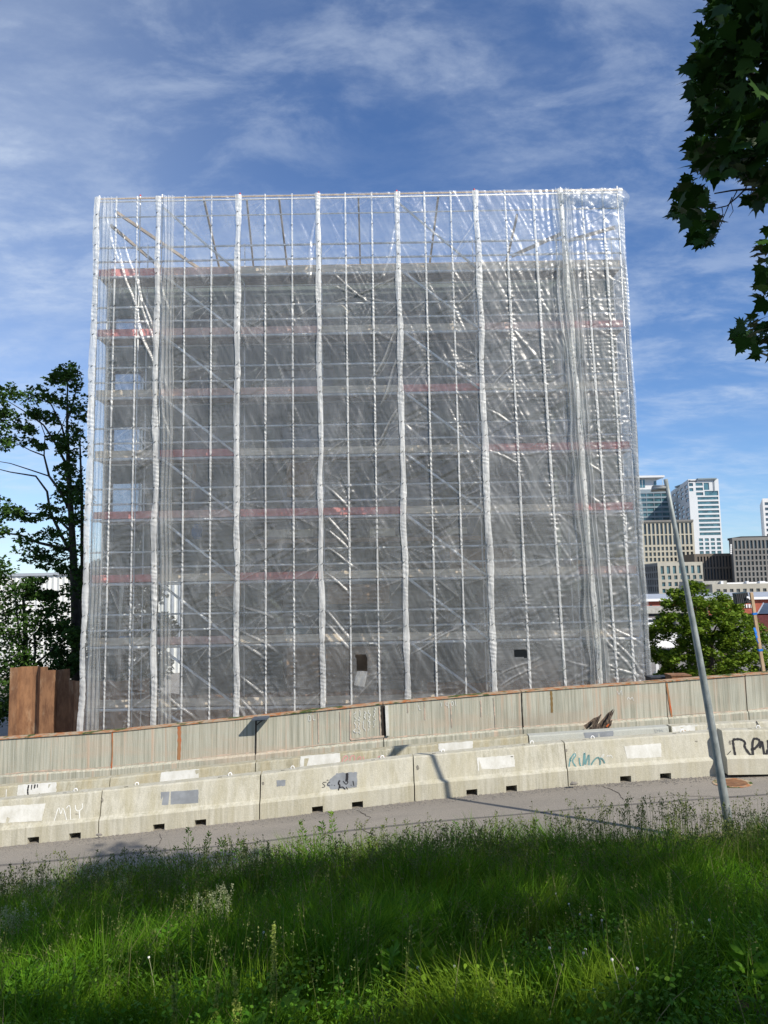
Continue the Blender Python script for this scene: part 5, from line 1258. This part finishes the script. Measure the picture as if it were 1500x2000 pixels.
# dark tree left of the film
rg = np.random.default_rng(42); TY = 29.5
base = U(150, 1440, TY); base[2] = -1.0
t = thing('tall_tree', base, 'tall dark maple tree with bare lower limbs, left of the film', 'tree')
def TU(x, y, dy=0): return U(x, y, TY + dy)
trunk = [base, TU(150, 1300), TU(147, 1180), TU(143, 1080), TU(138, 990), TU(133, 900), TU(131, 820), TU(132, 740)]
m = MB(); m.tube(trunk, [.22, .20, .17, .14, .11, .08, .05, .02], 12); m.build('trunk', M['bark_far'], t, True)
m = MB(); m.tube([base + (.5, 0, 0), TU(160, 1250, .5), TU(161, 1100, .6), TU(160, 980, .6), TU(156, 860, .4)], [.12, .10, .08, .06, .03], 10); m.build('trunk', M['bark_far'], t, True)
for pts, r in (([(143, 1085), (122, 1050), (98, 1000), (92, 960), (70, 930), (20, 922), (-20, 912)], .08), ([(138, 1000), (118, 960), (96, 930), (86, 890), (60, 880), (25, 862)], .07), ([(136, 960), (126, 900), (105, 860), (85, 830), (50, 805), (10, 780)], .07),
               ([(142, 1075), (110, 1068), (75, 1060), (40, 1045), (0, 1040), (-30, 1035)], .08), ([(133, 880), (120, 830), (100, 790), (70, 770)], .05), ([(140, 1040), (120, 1020), (95, 1005), (60, 1002), (20, 1000)], .06), ([(96, 930), (60, 918), (20, 905), (-10, 900)], .03),
               ([(132, 820), (145, 780), (152, 740)], .04), ([(86, 890), (88, 850), (75, 815)], .03), ([(105, 860), (118, 840), (128, 815)], .03)):
    limb(t, [TU(x, y, rg.uniform(-.5, .5)) for x, y in pts], r, .012, M['bark_far'])
cl_ = [(132,724,14,10),(118,738,14,10),(150,745,14,12),(60,772,22,10),(30,768,14,10),(5,772,12,14),(88,778,20,9),(132,780,22,14),(152,800,16,18),(40,816,22,9),(70,806,16,8),(96,816,16,10),(14,830,16,9),(24,860,20,8),(2,870,12,10),(112,856,14,8),(140,860,16,12),(80,868,12,7),(152,900,14,20),(128,908,12,12),
       (140,952,14,14),(120,960,10,8),(4,988,14,10),(92,1000,16,9),(52,1012,18,8),(128,1012,14,10),(156,992,12,20),(24,1002,14,8),(8,1040,16,10),(44,1060,20,9),(80,1088,20,10),(120,1076,16,10),(136,1112,16,14),(150,1060,12,30),(60,1082,16,8),(100,1105,14,8),(155,1140,8,20),(118,745,16,12),(145,820,14,14),(60,840,12,6),(10,805,14,8),
       (100,1040,14,8),(140,1150,10,14),(146,1000,12,18),(120,880,10,8),(150,950,10,22), (-20,780,14,12),(-20,1010,16,14),(-30,860,14,12)]
cs = [(TU(x, y, rg.uniform(-1.6, 1.6)), rx * TY / FPX * .75, .45, ry * TY / FPX * .75) for x0, y0, rx, ry in cl_ for _ in range(7) for x, y in [(x0 + rg.normal() * rx * .75, y0 + rg.normal() * ry * .75)]]
leaf_clusters(cs, 24, .15, M['maple_far'], 'crown', t, rg)
# bushy lower tree
b0 = U(40, 1440, 27.5); b0[2] = -1.0
t = thing('bushy_tree', b0, 'low bushy tree with small lit leaves behind the sheet piles', 'tree')
m = MB(); m.tube([b0, U(42, 1350, 27.5), U(50, 1250, 27.5), U(45, 1160, 27.5)], [.16, .13, .09, .04], 10); m.build('trunk', M['bark_far'], t, True)
for e in ((0, 1180), (100, 1190), (20, 1120), (130, 1240), (-20, 1280)): limb(t, wiggle(U(46, 1320, 27.5), U(*e, 27.3), 5, .12, rg), .06, .015, M['bark_far'])
cl_ = [(5,1120,12,20),(18,1170,22,20),(60,1160,22,14),(98,1190,24,14),(50,1210,30,20),(10,1230,24,24),(30,1270,30,24),(90,1240,26,22),(128,1225,16,14),(70,1290,34,24),(120,1275,20,16),(15,1320,30,26),(60,1340,40,24),(120,1310,18,14),(-30,1200,30,40),(-30,1300,30,40),(0,1370,24,24),(0,1400,20,20),(140,1290,10,10),(65,1140,10,10),(100,1165,10,8), (146,1240,8,16)]
cs = [(U(x, y, 27.3 + rg.uniform(-1.2, 1.2)), rx * .8 * 27.5 / FPX, .45, ry * .7 * 27.5 / FPX) for x0, y0, rx, ry in cl_ for _ in range(10) for x, y in [(x0 + rg.normal() * rx * .7, y0 + rg.normal() * ry * .7)]]
leaf_clusters(cs, 52, .125, M['maple_far'], 'crown', t, rg)
# dark greenery behind the film on the left
b0 = U(230, 1440, 34); b0[2] = -1.0
t = thing('shaded_tree', b0, 'dark tree seen dimly through the leftmost film sheet', 'tree')
m = MB(); m.tube([b0, U(232, 1300, 34), U(228, 1180, 34)], [.2, .15, .05], 8); m.build('trunk', M['bark_far'], t, True)
cs = [(U(x, y, 34 + rg.uniform(-1, 1)), .9, .7, .8) for x, y in ((190,1180),(230,1160),(270,1200),(200,1230),(240,1240),(285,1250),(215,1290),(260,1290),(190,1320),(240,1340),(285,1320),(215,1120),(250,1110),(290,1150),(175,1280),(230,1200),(300,1300),(205,1170),(265,1330),(225,1370),(285,1375),(190,1370),(310,1230),(180,1130))]
leaf_clusters(cs, 520, .24, M['maple_far'], 'crown', t, rg)
# light green tree on the right
RY = 33.0; b0 = U(1392, 1345, RY); b0[2] = GZ
t = thing('leafy_tree', b0, 'round sunlit green tree between the film and the timber post', 'tree')
m = MB(); m.tube([b0, U(1391, 1345, RY), U(1388, 1290, RY), U(1384, 1220, RY), U(1380, 1180, RY)], [.2, .18, .13, .08, .03], 10); m.build('trunk', M['bark'], t, True)
for e in ((1300, 1250), (1330, 1200), (1350, 1155), (1410, 1175), (1450, 1205), (1480, 1240), (1470, 1280), (1320, 1290), (1420, 1230), (1360, 1240), (1500, 1290)):
    limb(t, wiggle(U(1388, 1300 - rg.uniform(0, 40), RY), U(*e, RY + rg.uniform(-1.2, .8)), 6, .10, rg), .06, .012, M['bark'])
poly = [(1284,1322),(1305,1300),(1280,1290),(1266,1262),(1268,1228),(1285,1205),(1292,1180),(1312,1172),(1312,1155),(1338,1150),(1350,1130),(1364,1136),(1374,1150),(1390,1166),(1402,1154),(1420,1165),(1440,1170),(1452,1192),(1470,1204),(1478,1222),(1500,1232),(1512,1270),(1508,1330),(1330,1332),(1310,1324)]
cs = []
while len(cs) < 430:
    x, y = rg.uniform(1262, 1515), rg.uniform(1128, 1332)
    if not inpoly(np.array([x]), np.array([y]), poly)[0]: continue
    if 1276 < x < 1322 and 1244 < y < 1274 and rg.random() < .8: continue
    q = ((x - 1392) / 125) ** 2 + ((y - 1240) / 105) ** 2; dpt = 2.6 * math.sqrt(max(.05, 1 - q))
    v = rg.uniform(-1, 1); cs.append((U(x, y, RY + dpt * v), .26, .26, .20))
leaf_clusters(cs, 80, .125, M['lime'], 'crown', t, rg, nz=.8)

# the maple that overhangs the camera and shades the bank
def gpx(px, py):
    d = ray(px, py); lo, hi = 1.0, 14.0
    for _ in range(40):
        mid = (lo + hi) / 2; p = CAM + d * (mid / d[1])
        if p[2] > ground_z(p[0], p[1]): lo = mid
        else: hi = mid
    return CAM + d * (lo / d[1])
rg = np.random.default_rng(77)
tb = np.array([10.5, -4.8, float(ground_z(10.5, -4.8)) - .1])
mt = thing('maple_tree', tb, 'big dark maple whose leafy branches hang into the upper right corner', 'tree')
m = MB(); m.tube([tb, tb + (0.05, .05, 1.5), tb + (-.1, .1, 3.2), tb + (-.2, .2, 5.2), tb + (-.1, .1, 7.5)], [.42, .34, .30, .22, .10], 14); m.build('trunk', M['bark'], mt, True)
lit = [(gpx(230, 1930), .55, .50), (gpx(330, 1995), .9, .30), (gpx(40, 1990), .7, .45), (gpx(850, 2030), 1.2, .32), (gpx(1440, 1770), .75, 1.0), (gpx(1300, 1690), .7, .7), (gpx(360, 1860), .45, .5), (gpx(640, 1745), .22, .3), (gpx(1450, 1985), .2, .15), (gpx(100, 1880), .25, .3)]
N = 50000
c_ = np.array([7.5, -2.0, 9.6]); P = rg.uniform(-1, 1, (N, 3)); P = P[(P ** 2).sum(1) < 1]
P = P * np.array([10.5, 6.5, 3.4]) + c_
gz_ = np.full(len(P), 1.6)
for _ in range(4):
    k_ = (P[:, 2] - gz_ - .2) / SUN[2]; SX, SY = P[:, 0] - SUN[0] * k_, P[:, 1] - SUN[1] * k_; gz_ = ground_z(np.clip(SX, -20, 20), np.clip(SY, -2, 12))
edge = 10.55 + 1.1 * (vnoise(SX + 40, SX * 0 + 3, 1.1, 1, 5) - .5)
keep = (SY < edge) | ((((SX + 3.4) / 1.5) ** 2 + ((SY - 12.2) / .40) ** 2 < 1)) | ((((SX + 4.9) / .6) ** 2 + ((SY - 11.6) / .25) ** 2 < 1))
for (q, rx, ry) in lit: keep &= ~(((SX - q[0]) / rx) ** 2 + ((SY - q[1]) / ry) ** 2 < rg.uniform(.6, 1.3, len(SX)))
keep &= vnoise(P[:, 0] + 50 + P[:, 2], P[:, 1] + 50, .55, .55, 91) > .25
px_, py_, w_ = project(P)
keep &= ~((w_ > .3) & (px_ > -150) & (px_ < 1560) & (py_ > -60) & (py_ < 2100))
P = P[keep]; N = len(P)
tr_big = cloud_mesh('foliage', SL[0], SL[1], P, rand_rot(N, .9, rg, (0, 0, -.5)), rg.uniform(.16, .25, N), M['maple'])
link('foliage', tr_big, mt)
# road-side sprig that casts the two soft patches on the asphalt: leaves near the crown edge
for e in ((1.5, .5, 8.5), (14, -1, 9.5), (4, -5, 11), (11, 2.0, 9), (7.5, 2.5, 8.5), (14, -6, 10)):
    limb(mt, wiggle(tb + (-.1, .1, 3.5 + rg.uniform(0, 2)), e, 8, .18, rg), .11, .02, M['bark'])
# branches in view
polys = [([(1382,-30),(1400,10),(1375,30),(1398,45),(1370,62),(1392,80),(1350,115),(1335,150),(1362,140),(1352,185),(1362,215),(1350,245),(1366,262),(1345,300),(1362,330),(1385,345),(1450,352),(1500,395),(1560,400),(1620,300),(1620,-60)], 1900, 0.12),
         ([(1345,343),(1312,385),(1322,398),(1308,440),(1328,445),(1345,420),(1342,455),(1362,475),(1362,497),(1378,480),(1400,488),(1398,450),(1412,440),(1396,400),(1372,372)], 100, .105),
         ([(1470,372),(1462,395),(1485,405),(1500,390),(1530,360)], 22, .11),
         ([(1500,445),(1488,480),(1472,555),(1482,570),(1480,600),(1500,605),(1545,600),(1540,450)], 42, .105),
         ([(1500,612),(1452,625),(1437,660),(1442,700),(1470,690),(1478,722),(1500,705),(1545,700),(1545,612)], 66, .105)]
pos = []; szs = []
for poly, n, s_ in polys:
    xs_ = [p[0] for p in poly]; ys_ = [p[1] for p in poly]; c2 = 0
    while c2 < n:
        x, y = rg.uniform(min(xs_), max(xs_)), rg.uniform(min(ys_), max(ys_))
        if not inpoly(np.array([x]), np.array([y]), poly)[0]: continue
        if n > 100 and vnoise(np.array([x]) + 9, np.array([y]) + 9, 38, 30, 12)[0] < .22 and x > 1440 and 100 < y: 
            c2 += 1; continue
        Yd = 4.6 + rg.uniform(-.6, .9); p = U(x, y - 8, Yd); pos.append(p); szs.append(s_ * rg.uniform(.75, 1.2)); c2 += 1
pos = np.array(pos); N = len(pos)
rot = rand_rot(N, .35, rg, (-.5, .1, -1.3))
link('foliage', cloud_mesh('foliage', ML[0], ML[1], pos, rot, np.array(szs), M['maple']), mt)
for pts, r in (([(1720, 300), (1600, 350), (1500, 372), (1455, 370), (1430, 372), (1395, 378)], .012), ([(1455, 370), (1440, 385), (1420, 402), (1385, 410), (1355, 400)], .006), ([(1440, 372), (1428, 395), (1432, 412), (1424, 425)], .004), ([(1430, 385), (1415, 420), (1395, 470)], .004),
               ([(1410, 405), (1412, 418), (1405, 425)], .003), ([(1720, 200), (1600, 180), (1500, 150), (1440, 140), (1400, 120)], .016), ([(1600, 100), (1500, 60), (1440, 40), (1410, 20)], .014), ([(1500, 370), (1480, 385), (1470, 400)], .004),
               ([(1700, 560), (1600, 600), (1520, 640), (1480, 665), (1455, 660)], .008), ([(1700, 500), (1600, 500), (1510, 520), (1490, 570)], .008), ([(1600, 260), (1500, 240), (1430, 250), (1380, 290)], .01), ([(1455, 372), (1462, 350), (1450, 330), (1400, 300)], .006)):
    limb(mt, [U(x, y, 4.7 + .05 * i) for i, (x, y) in enumerate(pts)], r, r * .35, M['bark'], 'twig', 6)
limb(mt, [tb + (-.15, .15, 4.2), (7.5, -.5, 8.0), (5.2, 2.8, 8.1), tuple(U(1720, 200, 4.8))], .12, .02, M['bark'])
limb(mt, [(5.2, 2.8, 8.1), (4.8, 3.8, 7.4), tuple(U(1720, 300, 4.7))], .04, .014, M['bark'])
limb(mt, [tuple(U(1720, 300, 4.7)), tuple(U(1725, 400, 4.75)), tuple(U(1700, 530, 4.7))], .014, .008, M['bark'])

# ------------------------------------------------------------------ grass bank
rg = np.random.default_rng(2024)
def scatter(n, y0, y1, bias=1.0, margin=2.2):
    out = np.zeros((0, 2))
    while len(out) < n:
        y = y0 + (y1 - y0) * rg.random(n) ** bias; x = (rg.random(n) * 2 - 1) * (.54 * y + margin)
        q = np.stack([x, y], 1); out = np.concatenate([out, q[rg.random(n) < (.54 * y + margin) / (.54 * y1 + margin)]]) if False else np.concatenate([out, q])
    return out[:n]
def blades(n, y0, y1, hfun, w0, mat, name, label, cat, seg=4, droop=.5, bias=1.0, clump=True, cols=None):
    Q = scatter(n, y0, y1, bias)
    if clump:
        d = vnoise(Q[:, 0] + 60, Q[:, 1] + 60, .28, .28, 31) * .6 + vnoise(Q[:, 0] + 60, Q[:, 1] + 60, .9, .9, 32) * .4; Q = Q[rg.random(len(Q)) < np.clip((d - .22) * 2.6, .05, 1)]
    n = len(Q); x, y = Q[:, 0], Q[:, 1]; z = ground_z(x, y) - .02
    h = hfun(x, y) * rg.uniform(.55, 1.25, n); w = w0 * rg.uniform(.6, 1.4, n) * (.7 + .06 * y)
    cd = vnoise(x + 80, y + 80, .7, .7, 41) * 12; an = cd + rg.normal(size=n) * 1.1; lean = rg.uniform(.05, .35, n) + .1; dr = droop * rg.uniform(.2, 1.5, n)
    dx, dy = np.cos(an), np.sin(an); fa = rg.uniform(0, math.pi, n); wx, wy = np.cos(fa), np.sin(fa)
    V = []
    for k in range(seg + 1):
        t_ = k / seg; out_ = h * (lean * t_ + dr * t_ ** 2.6 * .8); up_ = h * (t_ - .35 * dr * t_ ** 3)
        c_x, c_y, c_z = x + dx * out_, y + dy * out_, z + up_; ww = w * (1 - t_ ** 2.2) * .5 + .0006
        if k < seg: V += [np.stack([c_x - wx * ww, c_y - wy * ww, c_z], 1), np.stack([c_x + wx * ww, c_y + wy * ww, c_z], 1)]
        else: V += [np.stack([c_x, c_y, c_z], 1)]
    V = np.stack(V, 1); kv = V.shape[1]
    tf = [(2*i, 2*i+1, 2*i+3, 2*i+2) for i in range(seg - 1)] + [(2*(seg-1), 2*(seg-1)+1, 2*seg)]
    flat = np.concatenate([np.array(f) for f in tf]); cnt = np.array([len(f) for f in tf])
    idx = ((np.arange(n) * kv)[:, None] + flat[None]).ravel()
    me = np_mesh(name, V.reshape(-1, 3), np.tile(cnt, n), idx, mat); o = link(name, me); tag(o, label, cat, kind='stuff'); return o, V[:, -1]
def hgt(x, y): return (.18 + .32 * np.clip((y - 2.6) / 4.2, 0, 1) ** .8 - .04 * np.clip((y - 9.3) / 1.5, 0, 1)) * (.55 + .9 * vnoise(x + 90, y + 90, .8, .8, 51))
blades(215000, 1.6, 10.9, hgt, .0065, M['grass'], 'grass', 'tall dense dark green grass covering the bank in front of the road', 'grass', 4, .55, .85)
blades(1800, 2.2, 10.8, lambda x, y: hgt(x, y) * 1.1, .005, M['grass_dry'], 'dry_grass', 'scattered straw coloured grass stalks on the bank', 'dry grass', 4, .35)
# flowering grass stems with panicles
def panicles(n, y0, y1, h0, h1, mat, name, label, cat, nsp=16, ssz=.016, spread=.05, bias=1.0, at=None):
    Q = scatter(n, y0, y1, bias, .6) if at is None else at
    n = len(Q); x, y = Q[:, 0], Q[:, 1]; z = ground_z(x, y); h = rg.uniform(h0, h1, n) * (.75 + .5 * vnoise(x + 70, y + 70, .6, .6, 81)); an = rg.uniform(0, 6.28, n); ln_ = rg.uniform(.02, .22, n)
    tip = np.stack([x + np.cos(an) * ln_ * h, y + np.sin(an) * ln_ * h, z + h], 1); root = np.stack([x, y, z], 1); mid = (tip + root) / 2; mid[:, 2] += .03 * h
    V = []; wv = .0007 + .00014 * y
    for p, s_ in ((root, 1.0), (mid, .9), (tip, .4)): V += [p - np.stack([wv * s_, wv * 0, wv * 0], 1), p + np.stack([wv * s_, wv * 0, wv * 0], 1)]
    V = np.stack(V, 1).reshape(-1, 3); kv = 6; f = np.array([0, 1, 3, 2, 2, 3, 5, 4]); idx = ((np.arange(n) * kv)[:, None] + f[None]).ravel(); cnt = np.full(2 * n, 4)
    s_ = rg.uniform(0, 1, (n, nsp)); L = rg.uniform(.10, .24, n)[:, None] * np.clip(h[:, None], .3, .8) * 1.2; dirv = (tip - mid); dirv /= np.linalg.norm(dirv, axis=1)[:, None]
    c2 = tip[:, None, :] - dirv[:, None, :] * (s_ * L)[..., None]; r = spread * (0.25 + s_) ; c2 = c2 + rg.normal(size=(n, nsp, 3)) * r[..., None] * .45
    c2 = c2.reshape(-1, 3); m_ = len(c2); rt = rand_rot(m_, 0, rg, (0, 0, 1.6)); tv = np.array([(0, 0, 0), (.28, .4, 0), (0, 1, 0), (-.28, .4, 0)]); sc_ = rg.uniform(.7, 1.4, m_) * ssz * (1 + np.repeat(y, nsp) * .05)
    VV = (np.einsum('nij,kj->nki', rt, tv) * sc_[:, None, None] + c2[:, None, :]).reshape(-1, 3)
    idx2 = np.arange(len(VV)) + len(V)
    me = np_mesh(name, np.concatenate([V, VV]), np.concatenate([cnt, np.full(m_, 4)]), np.concatenate([idx, idx2]), mat); o = link(name, me); return o
o = panicles(2600, 7.5, 10.95, .42, .72, M['seed'], 'flowering_grass', '', '', 14, .016, .05, .7); tag(o, 'brownish flowering grass heads standing above the bank along the road', 'grass', kind='stuff')
o = panicles(900, 4.0, 8.5, .42, .62, M['seed'], 'meadow_grass_heads', '', '', 14, .011, .045); tag(o, 'thin flowering grass heads in the middle of the bank', 'grass', kind='stuff')
# low broad-leaved ground cover
oval = ([(0, 0, 0), (.22, .18, .03), (.32, .5, .05), (.2, .82, .02), (0, 1, -.06), (-.2, .82, .02), (-.32, .5, .05), (-.22, .18, .03)], [(0, 1, 2, 3, 4, 5, 6, 7)])
Q = scatter(70000, 1.7, 7.5, 1.7); d = vnoise(Q[:, 0] + 33, Q[:, 1] + 33, .5, .5, 13); Q = Q[d > .40]; n = len(Q)
Pz = ground_z(Q[:, 0], Q[:, 1]) + rg.uniform(.02, .30, n) * (.5 + d[d > .40]); P = np.stack([Q[:, 0], Q[:, 1], Pz], 1)
me = cloud_mesh('ground_cover', oval[0], oval[1], P, rand_rot(n, .9, rg), rg.uniform(.012, .036, n), M['weed']); tag(link('ground_cover', me), 'low broad-leaved weeds among the grass', 'weeds', kind='stuff')
# single plants one can tell apart
def mugwort(px, py, h, label, seed, group, mat='weed', w=.05, spread=.16, name='leafy_weed'):
    r_ = np.random.default_rng(seed); p = gpx(px, py); tip = p + np.array([r_.uniform(-.08, .08), r_.uniform(-.05, .05), h])
    t = thing(name, p, label, 'plant', group); m = MB(); pts = [p + (tip - p) * k / 5 + np.array([.01 * math.sin(k * 2 + seed), 0, 0]) for k in range(6)]; m.tube(pts, [.006, .006, .005, .004, .003, .002], 6); m.build('stem', M['weed'], t, True)
    n = int(150 * h); s_ = r_.uniform(.15, 1, n); an = r_.uniform(0, 6.28, n); rad = spread * (1.05 - s_) * r_.uniform(.2, 1, n)
    P = p + (tip - p) * s_[:, None] + np.stack([np.cos(an) * rad, np.sin(an) * rad, rad * .4], 1)
    nrm = r_.normal(size=(n, 3)); tt = np.stack([np.cos(an), np.sin(an), np.full(n, .7)], 1); tt /= np.linalg.norm(tt, axis=1)[:, None]
    nrm -= tt * (nrm * tt).sum(1)[:, None]; nrm /= np.linalg.norm(nrm, axis=1)[:, None]; b_ = np.cross(tt, nrm); rot = np.stack([b_, tt, nrm], 2)
    tv = [(x * .55, y, z) for x, y, z in oval[0]]
    link('leaves', cloud_mesh('leaves', tv, oval[1], P, rot, r_.uniform(.6, 1.3, n) * w, M[mat]), t)
gW = 'tall leafy weeds along the edge of the road'
mugs = [(366, 1700, .78, 'leafy weed rising highest over the road, below the blue-grey barrier patch'), (397, 1702, .68, 'leafy weed just right of the highest one'), (440, 1706, .60, 'leafy weed in the gap between two taller groups at left'), (470, 1702, .55, 'short leafy weed right of the left weed group'),
        (598, 1690, .80, 'slender weed beside the dark pockets of the third barrier'), (622, 1688, .72, 'slender weed leaning right, left of the tallest middle one'), (652, 1690, .92, 'tallest dark weed spike in the middle of the bank edge'), (350, 1705, .5, 'small weed left of the highest leafy weed'),
        (720, 1690, .5, 'low weed at the bank edge left of the shadow line'), (895, 1675, .6, 'dark weed spike below the fourth barrier'), (1045, 1660, .5, 'weed near the end of the lamp post shadow'), (1300, 1665, .55, 'weed clump left of the lamp post foot')]
for i, (x, y, h, lb) in enumerate(mugs): mugwort(x, y, h * .82, lb, 500 + i, gW)
gB = 'bushy green weeds on the shaded bank'
for i, (x, y, h, lb) in enumerate([(340, 1925, .42, 'bright feathery weed in the sun patch at lower left'), (350, 1850, .40, 'feathery green weed above the sun patch'), (60, 2020, .4, 'broad leafy weed in the bottom left corner'), (1340, 1780, .42, 'pale leafy weed right of the tall dock spike'),
        (780, 1990, .38, 'leafy weed at the bottom edge, middle'), (820, 1960, .45, 'narrow leafy weed rising over the bottom middle'), (1200, 1760, .40, 'lit leafy weed left of the tall dock spike'), (700, 1890, .40, 'leafy weed in the dark hollow of the bank'), (1470, 1990, .3, 'small leafy weed in the bottom right corner')]):
    mugwort(x, y, h, lb, 600 + i, gB, w=.085, spread=.22)
def dock(px, py, h, label, seed, mat='dock'):
    r_ = np.random.default_rng(seed); p = gpx(px, py); t = thing('dock_plant', p, label, 'plant', 'dock plants with seed spikes on the bank')
    tip = p + np.array([r_.uniform(-.04, .04), r_.uniform(-.03, .03), h]); m = MB(); m.tube([p, (p + tip) / 2 + np.array([.01, 0, 0]), tip], [.005, .004, .002], 6); m.build('stem', M['weed'], t, True)
    n = int(900 * h); s_ = r_.uniform(.25, 1, n); an = r_.uniform(0, 6.28, n); wh = .028 * (.4 + .6 * np.abs(np.sin(s_ * 40))) * (1.15 - s_); P = p + (tip - p) * s_[:, None] + np.stack([np.cos(an) * wh, np.sin(an) * wh, 0 * an], 1)
    link('seed_spike', cloud_mesh('seed_spike', oval[0], oval[1], P, rand_rot(n, 0, r_), r_.uniform(.6, 1.3, n) * .014, M[mat]), t)
    n = 9; an = r_.uniform(0, 6.28, n); P = p + np.stack([np.cos(an) * .03, np.sin(an) * .03, r_.uniform(0, .12, n)], 1); tt = np.stack([np.cos(an), np.sin(an), r_.uniform(.5, 1.2, n)], 1); tt /= np.linalg.norm(tt, axis=1)[:, None]
    nz_ = np.cross(tt, np.stack([-np.sin(an), np.cos(an), 0 * an], 1)); rot = np.stack([np.cross(tt, nz_), tt, nz_], 2); link('leaves', cloud_mesh('leaves', oval[0], oval[1], P, rot, r_.uniform(.12, .22, n), M['weed']), t)
for i, a in enumerate([(345, 2080, .42, 'leftmost yellow-green dock spike in the sun patch at the bottom edge'), (410, 2085, .40, 'dock spike between two brighter ones at the bottom edge'), (470, 2080, .48, 'bright dock spike, third from the left at the bottom edge'), (535, 2030, .60, 'tall drooping dock spike right of the sun patch'),
        (1322, 1895, .62, 'tall lone dock spike in the right half of the bank'), (1245, 1900, .25, 'short dock spike left of the tall lone one'), (980, 2060, .35, 'dock spike at the bottom edge, right of the middle')]): dock(*a, 700 + i)
def tuft(px, py, h, label, seed, n=26):
    global rg
    keep_ = rg; rg = np.random.default_rng(seed); p = gpx(px, py); at = p[None, :2] + rg.normal(size=(n, 2)) * .09
    o = panicles(n, 0, 1, h * .8, h * 1.15, M['pale'], 'flowering_tuft', '', '', 36, .010, .045, at=at); rg = keep_
    tag(o, label, 'plant', 'pale flowering grass tufts')
for i, a in enumerate([(420, 1865, .60, 'pale flowering grass tuft catching light left of the middle'), (95, 1840, .55, 'pale flowering tuft near the left edge, halfway down the bank'), (25, 1900, .45, 'pale flowering tuft at the left edge above the bottom corner'), (240, 1810, .5, 'small pale tuft below the left weed group')]): tuft(*a, 800 + i)
rr_ = random.Random(9); st_me = None
spots = [(1034,1672),(1103,1760),(1128,1790),(1150,1800),(1162,1812),(1110,1900),(1128,1905),(1186,1835),(1277,1842),(1358,1840),(1390,1850),(1410,1855),(1097,1915),(838,1930),(1222,1960),(1035,1780),(1185,1965),(1165,1890),(1300,1845),(1240,1930),(960,1700),(305,1925),(905,1935),(500,1860)]
lw2 = ['right of', 'left of', 'below', 'above']
for i, (x, y) in enumerate(spots):
    h = rr_.uniform(.24, .40); p = gpx(x, y + 75 if y > 1700 else y + 45)
    t = thing('dandelion', p, 'spent dandelion stalk with a small pale head standing in the shaded grass', 'dandelion', 'spent dandelions on the bank')
    a, c2 = rr_.uniform(-.06, .06), rr_.uniform(-.04, .04); m = MB(); pts = [p + np.array([a * s_ * s_, c2 * s_ * s_, h * s_]) for s_ in (0, .3, .6, .85, 1)]; m.tube(pts, [.0028, .0026, .0024, .002, .002], 5); m.build('stalk', M['pale'], t, True)
    m = MB(); c_ = pts[-1]; r0 = .008 if i not in (0,) else .022; n = 8
    for j in range(1, 5): pass
    vs = [c_ + np.array([r0 * math.sin(v) * math.cos(u), r0 * math.sin(v) * math.sin(u), r0 * math.cos(v)]) for v in (.35, .9, 1.5, 2.1, 2.7) for u in np.arange(n) * 2 * math.pi / n]
    m.add(vs, [(j*n+k, j*n+(k+1)%n, (j+1)*n+(k+1)%n, (j+1)*n+k) for j in range(4) for k in range(n)] + [tuple(range(n)), tuple(range(4*n, 5*n))[::-1]]); m.build('head', M['fluff'], t, True)
